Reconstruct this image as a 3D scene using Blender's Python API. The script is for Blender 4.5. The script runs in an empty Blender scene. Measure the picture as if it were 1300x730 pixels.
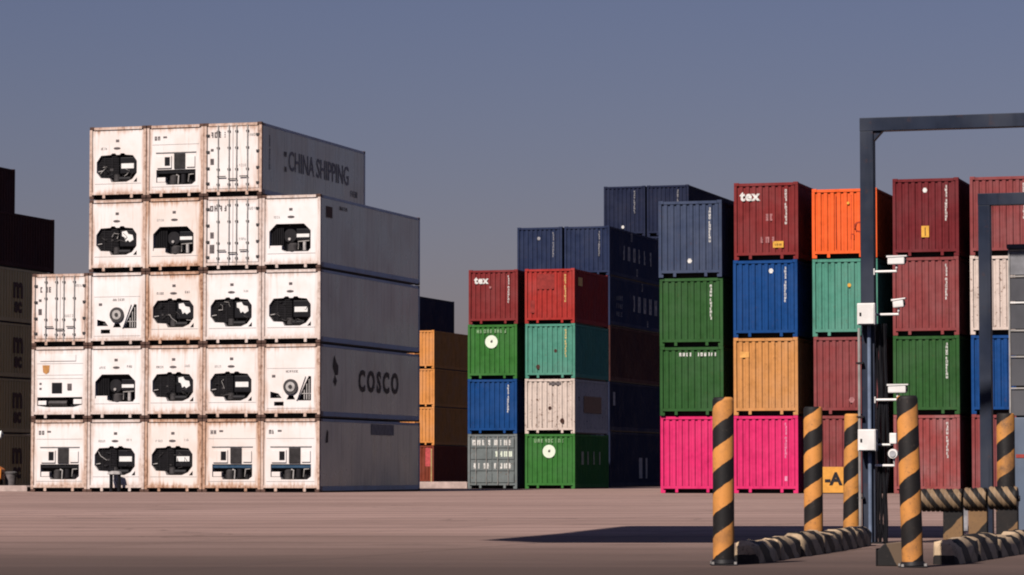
import bpy, bmesh, math, random
from mathutils import Vector, Matrix
from mathutils.geometry import tessellate_polygon
random.seed(7)
R = math.radians
TH = R(16.9)      # the yard grid is turned by this much
sc = bpy.context.scene
col = sc.collection

# ------------------------------------------------------------------ camera
cam_d = bpy.data.cameras.new('camera')
cam = bpy.data.objects.new('camera', cam_d); col.objects.link(cam)
cam_d.sensor_width = 36.0
cam_d.lens = 36.0 * 4000 / 1300
cam_d.clip_start = 0.5; cam_d.clip_end = 6000
cam.location = (0, 0, 0.8)
cam.rotation_euler = (R(90) + math.atan(234 / 4000), 0, 0)
sc.camera = cam

# ------------------------------------------------------------------ sky, sun, exposure
SUN_AZ = R(30)      # how far left of straight behind the camera the sun stands
SUN_EL = R(44)
w = bpy.data.worlds.new('World'); sc.world = w; w.use_nodes = True
nt = w.node_tree; nt.nodes.clear()
out = nt.nodes.new('ShaderNodeOutputWorld'); bg = nt.nodes.new('ShaderNodeBackground')
sky = nt.nodes.new('ShaderNodeTexSky'); sky.sky_type = 'NISHITA'; sky.sun_disc = False
sky.sun_elevation = SUN_EL; sky.sun_rotation = R(180) + SUN_AZ
sky.altitude = 0; sky.air_density = 1.3; sky.dust_density = 0.8; sky.ozone_density = 6.5
tint = nt.nodes.new('ShaderNodeMix'); tint.data_type = 'RGBA'; tint.blend_type = 'MULTIPLY'
tint.inputs[0].default_value = 1.0
tint.inputs[7].default_value = (0.755, 0.572, 0.685, 1)
nt.links.new(sky.outputs[0], tint.inputs[6]); nt.links.new(tint.outputs[2], bg.inputs[0])
bg.inputs[1].default_value = 0.05
nt.links.new(bg.outputs[0], out.inputs[0])

sun_d = bpy.data.lights.new('sun', 'SUN'); sun_d.energy = 4.6; sun_d.angle = R(0.9); sun_d.color = (1.0, 0.915, 0.84)
sun = bpy.data.objects.new('sun', sun_d); col.objects.link(sun)
sdir = Vector((math.sin(SUN_AZ) * math.cos(SUN_EL), math.cos(SUN_AZ) * math.cos(SUN_EL), -math.sin(SUN_EL)))
sun.rotation_euler = sdir.to_track_quat('-Z', 'Y').to_euler()
sun.location = (-40, -60, 90)

sc.cycles.filter_width = 2.0
sc.cycles.diffuse_bounces = 0
vs = sc.view_settings
vs.view_transform = 'Standard'; vs.look = 'None'; vs.exposure = 0.3; vs.gamma = 1.0; vs.use_curve_mapping = False

# ------------------------------------------------------------------ material helpers
def new_mat(name):
    m = bpy.data.materials.new(name); m.use_nodes = True
    n = m.node_tree; b = n.nodes['Principled BSDF']
    return m, n, b
def nd(n, t, **kw):
    o = n.nodes.new(t)
    for k, v in kw.items():
        if k.startswith('i_'):
            o.inputs[int(k[2:])].default_value = v
        else:
            setattr(o, k, v)
    return o
def rgb(n, fac, a, b, blend='MIX'):
    x = n.nodes.new('ShaderNodeMix'); x.data_type = 'RGBA'; x.blend_type = blend
    for s, v in ((0, fac), (6, a), (7, b)):
        if hasattr(v, 'is_output') or isinstance(v, bpy.types.NodeSocket): n.links.new(v, x.inputs[s])
        elif s == 0: x.inputs[0].default_value = v
        else: x.inputs[s].default_value = (v[0], v[1], v[2], 1)
    return x.outputs[2]
def mth(n, op, a, b=None, clamp=False):
    x = n.nodes.new('ShaderNodeMath'); x.operation = op; x.use_clamp = clamp
    for i, v in enumerate((a, b)):
        if v is None: continue
        if isinstance(v, bpy.types.NodeSocket): n.links.new(v, x.inputs[i])
        else: x.inputs[i].default_value = v
    return x.outputs[0]
def ramp(n, v, lo, hi, a=0.0, b=1.0):
    x = n.nodes.new('ShaderNodeMapRange'); x.interpolation_type = 'SMOOTHSTEP'
    n.links.new(v, x.inputs[0])
    for i, k in ((1, lo), (2, hi), (3, a), (4, b)): x.inputs[i].default_value = k
    return x.outputs[0]
def noise(n, vec, scale, detail=4.0, rough=0.55):
    x = n.nodes.new('ShaderNodeTexNoise'); x.inputs['Scale'].default_value = scale
    x.inputs['Detail'].default_value = detail; x.inputs['Roughness'].default_value = rough
    n.links.new(vec, x.inputs['Vector']); return x.outputs['Fac']
def scaled(n, vec, s):
    x = n.nodes.new('ShaderNodeVectorMath'); x.operation = 'MULTIPLY'
    n.links.new(vec, x.inputs[0]); x.inputs[1].default_value = s; return x.outputs[0]
def worldpos(n): return n.nodes.new('ShaderNodeNewGeometry').outputs['Position']
def objpos(n): return n.nodes.new('ShaderNodeTexCoord').outputs['Object']
def sep(n, v):
    x = n.nodes.new('ShaderNodeSeparateXYZ'); n.links.new(v, x.inputs[0]); return x.outputs
def bump(n, b, h, strength=0.3, dist=0.01):
    x = n.nodes.new('ShaderNodeBump'); x.inputs['Strength'].default_value = strength; x.inputs['Distance'].default_value = dist
    n.links.new(h, x.inputs['Height']); n.links.new(x.outputs[0], b.inputs['Normal'])

MATS = {}
def plain(name, c, rough=0.6, metal=0.0, var=0.25, scale=6.0):
    if name in MATS: return MATS[name]
    m, n, b = new_mat(name)
    p = worldpos(n); f = noise(n, p, scale)
    dark = tuple(x * (1 - var) for x in c); lite = tuple(min(1, x * (1 + var * 0.6)) for x in c)
    n.links.new(rgb(n, ramp(n, f, 0.3, 0.7), dark, lite), b.inputs['Base Color'])
    b.inputs['Roughness'].default_value = rough; b.inputs['Metallic'].default_value = metal
    b.inputs['Specular IOR Level'].default_value = 0.2
    MATS[name] = m; return m

def paint(name, c, rust=0.25, fade=0.2, rough=0.7, rustcol=(0.13, 0.055, 0.028)):
    """painted corrugated steel: chalky fading, vertical dirt runs, rust freckles and scuffs"""
    if name in MATS: return MATS[name]
    m, n, b = new_mat(name)
    p = worldpos(n)
    big = noise(n, p, 0.9, 3)
    streak = noise(n, scaled(n, p, (5.0, 5.0, 0.35)), 1.6, 5, 0.6)
    fine = noise(n, p, 9.0, 5, 0.65)
    lum = 0.25 * c[0] + 0.6 * c[1] + 0.15 * c[2]
    pale = tuple(x * (1 - fade) + (lum * 0.5 + 0.28) * fade for x in c)
    dirt = tuple(x * 0.6 for x in c)
    big2 = noise(n, scaled(n, p, (1.0, 1.0, 0.6)), 2.6, 5, 0.65)
    c0 = rgb(n, ramp(n, big2, 0.42, 0.72, 0.0, 0.8), c, tuple(x * 0.72 for x in c))
    c1 = rgb(n, ramp(n, big, 0.35, 0.75), c0, pale)
    c2 = rgb(n, ramp(n, streak, 0.5, 0.78, 0.0, 0.6), c1, dirt)
    rm = mth(n, 'MULTIPLY', ramp(n, fine, 0.56, 0.70), ramp(n, streak, 0.42, 0.62))
    c3 = rgb(n, mth(n, 'MULTIPLY', rm, rust * 2.2, True), c2, rustcol)
    n.links.new(c3, b.inputs['Base Color'])
    n.links.new(ramp(n, big, 0.2, 0.8, rough - 0.08, rough + 0.2), b.inputs['Roughness'])
    b.inputs['Specular IOR Level'].default_value = 0.06
    dent = noise(n, p, 1.7, 2)
    bump(n, b, dent, 0.6, 0.06)
    MATS[name] = m; return m

def reefer_paint(name, c, rustamt, gloss=0.08, rough=0.7):
    """old white enamel with rust bleeding from the frame edges down the face"""
    if name in MATS: return MATS[name]
    m, n, b = new_mat(name)
    p = worldpos(n); o = sep(n, objpos(n))
    ax = mth(n, 'ABSOLUTE', o[0])
    ex = ramp(n, ax, 0.86, 1.2)
    ez = mth(n, 'MAXIMUM', ramp(n, o[2], 2.45, 2.9), ramp(n, o[2], 0.55, 0.08))
    edge = mth(n, 'MAXIMUM', ex, ez)
    onfront = ramp(n, o[1], 0.5, 0.3)
    edge = mth(n, 'MULTIPLY', edge, onfront)
    streak = noise(n, scaled(n, p, (7.0, 7.0, 0.5)), 1.3, 5, 0.62)
    fine = noise(n, p, 7.0, 5, 0.6)
    blot = noise(n, p, 1.1, 3)
    cell = noise(n, scaled(n, p, (0.75, 0.75, 0.5)), 1.0, 2)
    soil = tuple(x * f for x, f in zip(c, (0.92, 0.86, 0.82)))
    c1 = rgb(n, ramp(n, blot, 0.40, 0.72, 0.0, 0.75), c, soil)
    a = mth(n, 'ADD', mth(n, 'MULTIPLY', edge, 0.36), mth(n, 'MULTIPLY', streak, 0.75))
    a = mth(n, 'ADD', a, mth(n, 'MULTIPLY', cell, 0.42))
    wash = ramp(n, a, 0.60, 0.92, 0.0, 0.66 * rustamt)
    c2 = rgb(n, wash, c1, (0.50, 0.27, 0.16))
    core = mth(n, 'MULTIPLY', ramp(n, a, 0.76, 1.02), ramp(n, fine, 0.36, 0.70))
    c3 = rgb(n, mth(n, 'MULTIPLY', core, 0.75 * rustamt, True), c2, (0.17, 0.075, 0.04))
    n.links.new(c3, b.inputs['Base Color'])
    b.inputs['Roughness'].default_value = rough
    b.inputs['Specular IOR Level'].default_value = gloss
    bump(n, b, blot, 0.2, 0.04)
    MATS[name] = m; return m

def side_enamel(name, c, gloss=0.5, rough=0.36, grime=(0.42, 0.36, 0.31)):
    """smooth glossy long wall, dulled by dirt runs"""
    if name in MATS: return MATS[name]
    m, n, b = new_mat(name); p = worldpos(n)
    streak = noise(n, scaled(n, p, (3.0, 3.0, 0.3)), 1.2, 5, 0.6); blot = noise(n, p, 0.5, 4); fine = noise(n, p, 5.0, 5, 0.65)
    c1 = rgb(n, ramp(n, streak, 0.42, 0.75, 0.0, 0.7), c, grime)
    c2 = rgb(n, ramp(n, fine, 0.62, 0.74, 0.0, 0.5), c1, tuple(x * 0.5 for x in grime))
    n.links.new(c2, b.inputs['Base Color'])
    n.links.new(ramp(n, blot, 0.3, 0.7, rough - 0.06, rough + 0.12), b.inputs['Roughness'])
    b.inputs['Specular IOR Level'].default_value = gloss
    bump(n, b, blot, 0.1, 0.05)
    MATS[name] = m; return m

def striped(name, mode, yellow=(0.64, 0.265, 0.062), black=(0.009, 0.008, 0.008), period=0.5, slope=1.0, grime=0.4, phase=0.0):
    """yellow and black hazard paint; helix round a post or straight slanted bands"""
    if name in MATS: return MATS[name]
    m, n, b = new_mat(name)
    ob = objpos(n); o = sep(n, ob); p = worldpos(n)
    wob = mth(n, 'MULTIPLY', mth(n, 'SUBTRACT', noise(n, p, 9.0, 3), 0.5), 0.10)
    if mode == 'helix':
        ang = mth(n, 'DIVIDE', mth(n, 'ARCTAN2', o[0], mth(n, 'MULTIPLY', o[1], -1.0)), 2 * math.pi)
        v = mth(n, 'SUBTRACT', mth(n, 'DIVIDE', o[2], period), ang)
    else:   # slanted bands across x and z
        v = mth(n, 'DIVIDE', mth(n, 'ADD', o[0], mth(n, 'MULTIPLY', o[2], slope)), period)
    v = mth(n, 'ADD', mth(n, 'ADD', v, wob), 10 + phase)
    fr = mth(n, 'FRACT', v)
    tri = mth(n, 'ABSOLUTE', mth(n, 'SUBTRACT', fr, 0.5))
    mask = ramp(n, tri, 0.242, 0.258)
    chips = ramp(n, noise(n, p, 28.0, 4, 0.7), 0.60, 0.70)
    g = noise(n, p, 3.5, 5, 0.65)
    yel = rgb(n, ramp(n, g, 0.40, 0.75, 0.0, grime), yellow, (0.10, 0.062, 0.04))
    yel = rgb(n, mth(n, 'MULTIPLY', chips, 0.7), yel, (0.12, 0.07, 0.045))
    blk = rgb(n, ramp(n, g, 0.4, 0.8, 0.0, 0.5), black, (0.03, 0.022, 0.018))
    blk = rgb(n, mth(n, 'MULTIPLY', chips, 0.3), blk, (0.10, 0.075, 0.06))
    n.links.new(rgb(n, mask, yel, blk), b.inputs['Base Color'])
    b.inputs['Roughness'].default_value = 0.65
    b.inputs['Specular IOR Level'].default_value = 0.3
    bump(n, b, g, 0.25, 0.01)
    MATS[name] = m; return m

# ------------------------------------------------------------------ mesh helpers
class MB:
    def __init__(s): s.v = []; s.f = []
    def box(s, x0, x1, y0, y1, z0, z1):
        i = len(s.v)
        s.v += [(x0, y0, z0), (x1, y0, z0), (x1, y1, z0), (x0, y1, z0), (x0, y0, z1), (x1, y0, z1), (x1, y1, z1), (x0, y1, z1)]
        s.f += [tuple(i + k for k in q) for q in ((0, 3, 2, 1), (4, 5, 6, 7), (0, 1, 5, 4), (1, 2, 6, 5), (2, 3, 7, 6), (3, 0, 4, 7))]
        return s
    def tube(s, pts, r, n=10, cap=True):
        pts = [Vector(p) for p in pts]; rings = []
        rs = r if isinstance(r, (list, tuple)) else [r] * len(pts)
        for k, p in enumerate(pts):
            if k == 0: d = pts[1] - p
            elif k == len(pts) - 1: d = p - pts[k - 1]
            else: d = (pts[k + 1] - pts[k - 1])
            d = d.normalized()
            up = Vector((0, 0, 1)) if abs(d.z) < 0.9 else Vector((0, 1, 0))
            a = d.cross(up).normalized(); b_ = a.cross(d).normalized()
            i = len(s.v)
            s.v += [tuple(p + (a * math.cos(2 * math.pi * q / n) + b_ * math.sin(2 * math.pi * q / n)) * rs[k]) for q in range(n)]
            rings.append(i)
        for k in range(len(rings) - 1):
            i, j = rings[k], rings[k + 1]
            for q in range(n): s.f.append((i + q, i + (q + 1) % n, j + (q + 1) % n, j + q))
        if cap:
            s.f.append(tuple(rings[0] + q for q in reversed(range(n))))
            s.f.append(tuple(rings[-1] + q for q in range(n)))
        return s
    def prism(s, poly, y0, y1):      # poly in x,z
        i = len(s.v); n = len(poly)
        s.v += [(x, y0, z) for x, z in poly] + [(x, y1, z) for x, z in poly]
        s.f.append(tuple(i + k for k in range(n))); s.f.append(tuple(i + n + k for k in reversed(range(n))))
        for k in range(n): s.f.append((i + k, i + n + k, i + n + (k + 1) % n, i + (k + 1) % n))
        return s
    def mesh(s, name, smooth=False, bevel=0.0):
        me = bpy.data.meshes.new(name); me.from_pydata(s.v, [], s.f)
        bm = bmesh.new(); bm.from_mesh(me)
        bmesh.ops.recalc_face_normals(bm, faces=bm.faces)
        if bevel:
            bmesh.ops.bevel(bm, geom=list(bm.edges), offset=bevel, segments=2, profile=0.6, affect='EDGES')
        for f in bm.faces: f.smooth = smooth
        if smooth:
            for e in bm.edges:
                if len(e.link_faces) == 2 and e.calc_face_angle(0) > 0.7: e.smooth = False
        bm.to_mesh(me); bm.free()
        return me
def add(name, me, mat, parent=None, M=None):
    o = bpy.data.objects.new(name, me); col.objects.link(o)
    if not me.materials: me.materials.append(None)
    o.material_slots[0].link = 'OBJECT'; o.material_slots[0].material = mat
    if parent: o.parent = parent
    if M is not None: o.matrix_local = M
    return o
def tag(o, label, cat, group=None):
    o['label'] = label; o['category'] = cat
    if group: o['group'] = group
    return o
def empty(name, loc, rz=0.0, tilt=(0, 0)):
    o = bpy.data.objects.new(name, None); col.objects.link(o)
    o.location = loc; o.rotation_euler = (tilt[0], tilt[1], rz); o.empty_display_size = 0.3
    return o
_cache = {}
def cached(key, fn):
    if key not in _cache: _cache[key] = fn()
    return _cache[key]


AX = Vector((math.sin(TH), math.cos(TH), 0))   # along the containers, away from the camera
RX = Vector((math.cos(TH), -math.sin(TH), 0))  # along their fronts, to the right
def text_mesh(s, size, offset=0.0, space=1.0, sx=1.0):
    cu = bpy.data.curves.new('lettering', 'FONT'); cu.body = s; cu.size = size; cu.offset = offset
    cu.extrude = 0.003; cu.space_character = space; cu.align_x = 'CENTER'; cu.align_y = 'CENTER'; cu.resolution_u = 3
    o = bpy.data.objects.new('lettering', cu); col.objects.link(o)
    dg = bpy.context.evaluated_depsgraph_get(); me = bpy.data.meshes.new_from_object(o.evaluated_get(dg))
    bpy.data.objects.remove(o); me.transform(Matrix.Diagonal((sx, 1, 1, 1))); return me
def glyph_mesh(n, size, seed, pitch=0.85, weight=0.16, gaps=()):
    """worn, unreadable characters: a few strokes each, in the x,y plane, centred"""
    r = random.Random(seed); m = MB(); w_ = size * 0.62; x = 0
    for k in range(n):
        if k in gaps: x += size * pitch; continue
        t = size * weight; e = 0.003
        st = r.sample(['l', 'r', 't', 'm', 'b'], r.choice((3, 3, 4)))
        for q in st:
            if q == 'l': m.box(x, x + t, 0, size, -e, e)
            if q == 'r': m.box(x + w_ - t, x + w_, 0, size, -e, e)
            if q == 't': m.box(x + t, x + w_ - t, size - t, size, -e, e)
            if q == 'm': m.box(x + t, x + w_ - t, size / 2 - t / 2, size / 2 + t / 2, -e, e)
            if q == 'b': m.box(x + t, x + w_ - t, 0, t, -e, e)
        x += size * pitch
    W_ = x - size * pitch + w_
    m.v = [(a - W_ / 2, b - size / 2, c) for a, b, c in m.v]
    return m.mesh('worn_lettering')
def column_mesh(n, size, seed):
    """a serial code painted downwards, one worn character above the next"""
    r = random.Random(seed); m = MB(); z = 0
    for k in range(n):
        if k == 4: z -= size * 0.55
        w_ = size * 0.75; t = size * 0.2; e = 0.003
        for q in r.sample(['l', 'r', 't', 'm', 'b'], 4):
            if q == 'l': m.box(0, t, z - size, z, -e, e)
            if q == 'r': m.box(w_ - t, w_, z - size, z, -e, e)
            if q == 't': m.box(t, w_ - t, z - t, z, -e, e)
            if q == 'm': m.box(t, w_ - t, z - size / 2 - t / 2, z - size / 2 + t / 2, -e, e)
            if q == 'b': m.box(t, w_ - t, z - size, z - size + t, -e, e)
        z -= size * 1.22
    return m.mesh('serial_code')
def on_front(x, y, z): return Matrix(((1, 0, 0, x), (0, 0, -1, y), (0, 1, 0, z), (0, 0, 0, 1)))
def on_side(y, z, x=1.2225): return Matrix(((0, 0, 1, x), (1, 0, 0, y), (0, 1, 0, z), (0, 0, 0, 1)))

# ------------------------------------------------------------------ the setting: ground
def ground_mat():
    m, n, b = new_mat('yard_concrete'); p = worldpos(n); o = sep(n, p)
    big = noise(n, scaled(n, p, (0.05, 0.11, 1)), 1.0, 4)
    mid = noise(n, scaled(n, p, (0.10, 0.7, 1)), 1.0, 5, 0.6)
    fine = noise(n, p, 14.0, 6, 0.7)
    grit = noise(n, p, 60.0, 3, 0.7)
    c1 = rgb(n, ramp(n, big, 0.3, 0.7), (0.285, 0.188, 0.160), (0.385, 0.258, 0.222))
    c2 = rgb(n, ramp(n, mid, 0.45, 0.75, 0.0, 0.55), c1, (0.245, 0.158, 0.130))
    c3 = rgb(n, ramp(n, fine, 0.35, 0.7, 0.0, 0.35), c2, (0.22, 0.145, 0.12))
    # dark fade towards the camera, shading painted into the ground colour
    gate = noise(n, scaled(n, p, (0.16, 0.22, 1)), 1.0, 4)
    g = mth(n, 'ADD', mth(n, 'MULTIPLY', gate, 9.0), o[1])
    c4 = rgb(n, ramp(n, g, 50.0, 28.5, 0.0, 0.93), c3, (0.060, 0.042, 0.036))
    # tyre tracks curving through
    wv = nd(n, 'ShaderNodeTexWave', wave_type='BANDS', bands_direction='Y')
    wv.inputs['Scale'].default_value = 0.10; wv.inputs['Distortion'].default_value = 9.0; wv.inputs['Detail'].default_value = 3
    wv.inputs['Detail Scale'].default_value = 0.25
    n.links.new(scaled(n, p, (0.22, 1, 1)), wv.inputs['Vector'])
    c5 = rgb(n, ramp(n, wv.outputs['Fac'], 0.82, 1.0, 0.0, 0.5), c4, (0.12, 0.08, 0.068))
    # slab joints of the yard, cracks and patched areas
    rot = nd(n, 'ShaderNodeVectorRotate', rotation_type='Z_AXIS'); rot.inputs['Angle'].default_value = TH
    n.links.new(p, rot.inputs['Vector']); q = sep(n, rot.outputs[0])
    wj = mth(n, 'MULTIPLY', noise(n, p, 0.8, 3), 0.10)
    def joint(c_, per, w_):
        f = mth(n, 'ABSOLUTE', mth(n, 'SUBTRACT', mth(n, 'FRACT', mth(n, 'DIVIDE', mth(n, 'ADD', c_, wj), per)), 0.5))
        return ramp(n, f, w_ / per, 0.4 * w_ / per)
    jn = mth(n, 'MAXIMUM', joint(q[0], 4.0, 0.035), joint(q[1], 5.0, 0.05))
    vor = nd(n, 'ShaderNodeTexVoronoi', feature='DISTANCE_TO_EDGE'); vor.inputs['Scale'].default_value = 0.21
    wpv = nd(n, 'ShaderNodeVectorMath', operation='ADD'); n.links.new(p, wpv.inputs[0])
    nz = nd(n, 'ShaderNodeTexNoise'); nz.inputs['Scale'].default_value = 0.5; nz.inputs['Detail'].default_value = 5; n.links.new(p, nz.inputs['Vector'])
    n.links.new(scaled(n, nz.outputs['Color'], (3.0, 3.0, 0)), wpv.inputs[1]); n.links.new(wpv.outputs[0], vor.inputs['Vector'])
    crack = mth(n, 'MULTIPLY', ramp(n, vor.outputs['Distance'], 0.012, 0.003), ramp(n, noise(n, p, 0.09, 2), 0.45, 0.6))
    slabv = nd(n, 'ShaderNodeTexWhiteNoise', noise_dimensions='2D')
    cmb = nd(n, 'ShaderNodeCombineXYZ')
    n.links.new(mth(n, 'FLOOR', mth(n, 'ADD', mth(n, 'DIVIDE', q[0], 4.0), 0.5)), cmb.inputs[0]); n.links.new(mth(n, 'FLOOR', mth(n, 'ADD', mth(n, 'DIVIDE', q[1], 5.0), 0.5)), cmb.inputs[1])
    n.links.new(cmb.outputs[0], slabv.inputs['Vector'])
    c5 = rgb(n, ramp(n, slabv.outputs['Value'], 0.3, 1.0, 0.0, 0.16), c5, (0.16, 0.105, 0.09))
    c5 = rgb(n, mth(n, 'MULTIPLY', mth(n, 'MAXIMUM', jn, crack), 0.5), c5, (0.06, 0.042, 0.036))
    sp = ramp(n, noise(n, scaled(n, p, (0.7, 1.0, 1.0)), 0.45, 6, 0.7), 0.56, 0.70, 0.0, 0.6)
    c6 = rgb(n, sp, c5, (0.10, 0.07, 0.06))
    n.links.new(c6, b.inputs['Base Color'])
    b.inputs['Roughness'].default_value = 0.9; b.inputs['Specular IOR Level'].default_value = 0.15
    bump(n, b, mth(n, 'ADD', fine, mth(n, 'MULTIPLY', grit, 0.5)), 0.4, 0.012)
    return m
g = MB()
g.v = [(-1500, -300, 0), (1500, -300, 0), (1500, 3000, 0), (-1500, 3000, 0)]; g.f = [(0, 1, 2, 3)]
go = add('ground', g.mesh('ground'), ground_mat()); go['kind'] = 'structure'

# ------------------------------------------------------------------ materials of the things
STEEL = plain('galvanised_steel', (0.35, 0.33, 0.31), 0.5, 0.2)
DARKST = plain('dark_steel', (0.014, 0.013, 0.015), 0.55)
BLACK = plain('black_plastic', (0.007, 0.007, 0.009), 0.5)
MACH = plain('machinery_grey', (0.06, 0.055, 0.055), 0.5, 0.1)
PALEM = plain('pale_machinery', (0.45, 0.42, 0.40), 0.5)
BLUEM = plain('blue_machinery', (0.035, 0.075, 0.13), 0.45)
LABELW = plain('white_label', (0.80, 0.78, 0.75), 0.5, 0, 0.08)
MARKW = plain('white_lettering', (0.72, 0.70, 0.66), 0.6, 0, 0.3, 12)
MARKDIM = plain('faded_white_lettering', (0.30, 0.29, 0.30), 0.6, 0, 0.4, 8)
MARKG = plain('grey_lettering', (0.12, 0.10, 0.10), 0.6, 0, 0.4, 10)
MARKD = plain('black_lettering', (0.018, 0.016, 0.02), 0.6)
MARKB = plain('dark_blue_lettering', (0.27, 0.24, 0.23), 0.6)
MARKR = plain('brown_lettering', (0.06, 0.025, 0.018), 0.6)
YEL = plain('yellow_label', (0.72, 0.38, 0.06), 0.5, 0, 0.15)
EMBW = plain('emblem_white', (0.74, 0.80, 0.66), 0.6, 0, 0.05)
RUSTO = plain('orange_emblem', (0.50, 0.24, 0.08), 0.6)
CASTM = plain('casting_rust', (0.10, 0.055, 0.042), 0.75)

C = {}
C['pink'] = paint('pink_paint', (0.70, 0.030, 0.145), 0.03, 0.03)
C['green'] = paint('dark_green_paint', (0.032, 0.098, 0.028), 0.10, 0.05)
C['bright_green'] = paint('bright_green_paint', (0.042, 0.165, 0.034), 0.08, 0.05)
C['slate'] = paint('slate_blue_paint', (0.050, 0.067, 0.120), 0.12, 0.06)
C['maroon'] = paint('maroon_paint', (0.21, 0.030, 0.030), 0.15, 0.06)
C['deep_maroon'] = paint('deep_maroon_paint', (0.155, 0.022, 0.026), 0.15, 0.05)
C['brick'] = paint('brick_red_paint', (0.245, 0.055, 0.055), 0.25, 0.10)
C['pale_brick'] = paint('faded_red_paint', (0.30, 0.065, 0.062), 0.35, 0.22)
C['blue'] = paint('blue_paint', (0.010, 0.058, 0.205), 0.08, 0.03)
C['amber'] = paint('amber_paint', (0.60, 0.265, 0.085), 0.30, 0.10)
C['orange'] = paint('orange_red_paint', (0.88, 0.13, 0.030), 0.06, 0.03)
C['teal'] = paint('teal_paint', (0.085, 0.275, 0.200), 0.2, 0.08)
C['red'] = paint('bright_red_paint', (0.38, 0.036, 0.030), 0.2, 0.08)
C['cream'] = paint('rusty_cream_paint', (0.66, 0.54, 0.47), 0.9, 0.05)
C['grey'] = paint('grey_paint', (0.155, 0.175, 0.175), 0.5, 0.12)
C['navy'] = paint('navy_paint', (0.022, 0.032, 0.075), 0.08, 0.04)
C['dark_navy'] = paint('dark_navy_paint', (0.017, 0.022, 0.050), 0.08, 0.03)
C['beige'] = paint('ochre_paint', (0.66, 0.265, 0.072), 0.2, 0.10)
C['ochre'] = side_enamel('ochre_lifted_for_shade', (0.74, 0.47, 0.17), 0.6, 0.36, (0.55, 0.32, 0.11))  # ochre lightened so the base stands in for bounced light in shade
C['brown'] = paint('dark_brown_paint', (0.075, 0.028, 0.024), 0.2, 0.05)
C['rust'] = paint('rust_red_paint', (0.20, 0.045, 0.025), 0.3, 0.05)
SIDEW = side_enamel('bounce_warmed_enamel', (0.88, 0.74, 0.52), 1.0, 0.30, (0.56, 0.44, 0.28))  # base warmed to put bounced light into the shaded white walls
REEF = [reefer_paint('white_enamel_a', (0.83, 0.795, 0.78), 0.65), reefer_paint('white_enamel_b', (0.82, 0.77, 0.745), 1.0),
        reefer_paint('white_enamel_c', (0.79, 0.71, 0.66), 1.3)]

# ------------------------------------------------------------------ container shells
W = 2.438; HW = W / 2
def frame_mesh(L, H):
    m = MB(); p = 0.11
    for s in (-1, 1):
        x0, x1 = (-HW, -HW + p) if s < 0 else (HW - p, HW)
        for y0, y1 in ((0, 0.14), (L - 0.14, L)): m.box(x0, x1, y0, y1, 0.121, H - 0.121)
        e0, e1 = (-HW + 0.004, -HW + 0.07) if s < 0 else (HW - 0.07, HW - 0.004)
        m.box(e0, e1, 0.166, L - 0.166, 0.06, 0.24); m.box(e0, e1, 0.166, L - 0.166, H - 0.13, H - 0.03)
    for y0, y1 in ((0.004, 0.10), (L - 0.10, L - 0.004)):
        m.box(-HW + 0.19, HW - 0.19, y0, y1, H - 0.13, H - 0.025)         # header
        m.box(-HW + 0.112, HW - 0.112, y0, y1, 0.17, 0.27)              # sill, raised
        for fx in (-0.60, 0.60):                                        # feet beside the fork slots
            m.box(fx - 0.055, fx + 0.055, y0 + 0.003, y1, 0.03, 0.168)
    return m.mesh('frame')
def corrug(n, width, depth, z0, z1, plane='xz'):
    """trapezoid corrugated sheet as a closed slab, centred on 0, ridges at -depth"""
    m = MB(); pit = width / n; prof = []
    for k in range(n):
        a = -width / 2 + k * pit
        prof += [(a, depth), (a + 0.26 * pit, depth), (a + 0.40 * pit, 0.0), (a + 0.86 * pit, 0.0)]
    prof.append((width / 2, depth))
    N = len(prof); t = depth + 0.03
    m.v = [(x, y, z0) for x, y in prof] + [(x, y, z1) for x, y in prof]
    for k in range(N - 1): m.f.append((k, k + 1, N + k + 1, N + k))
    i = len(m.v)
    m.v += [(-width / 2, t, z0), (width / 2, t, z0), (width / 2, t, z1), (-width / 2, t, z1)]
    m.f += [(i, i + 3, i + 2, i + 1), (0, N, i + 3, i), (N - 1, i + 1, i + 2, 2 * N - 1)]
    return m.mesh('corrugated_sheet')
CAST = MB().box(-0.0925, 0.0925, -0.083, 0.083, 0, 0.118).mesh('corner_casting', bevel=0.012)
def castings(root, L, H, mat):
    for sx in (-1, 1):
        for y in (0.08, L - 0.08):
            for z in (0.002, H - 0.120):
                add('corner_casting', CAST, mat, root, Matrix.Translation((sx * (HW - 0.0915), y, z)))
ROT_R = Matrix(((0, -1, 0, 0), (1, 0, 0, 0), (0, 0, 1, 0), (0, 0, 0, 1)))      # local x -> +y, local y -> -x (sheet faces +x)
ROT_L = Matrix(((0, 1, 0, 0), (-1, 0, 0, 0), (0, 0, 1, 0), (0, 0, 0, 1)))

def place(base, k_right, z, jit=0.02, dy=0.0, yaw=0.0, name='shipping_container'):
    p = base + RX * k_right + AX * dy
    return empty(name, (p.x + random.uniform(-jit, jit), p.y + random.uniform(-jit, jit), z), -TH + yaw + random.uniform(-1, 1) * 0.002)

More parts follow.
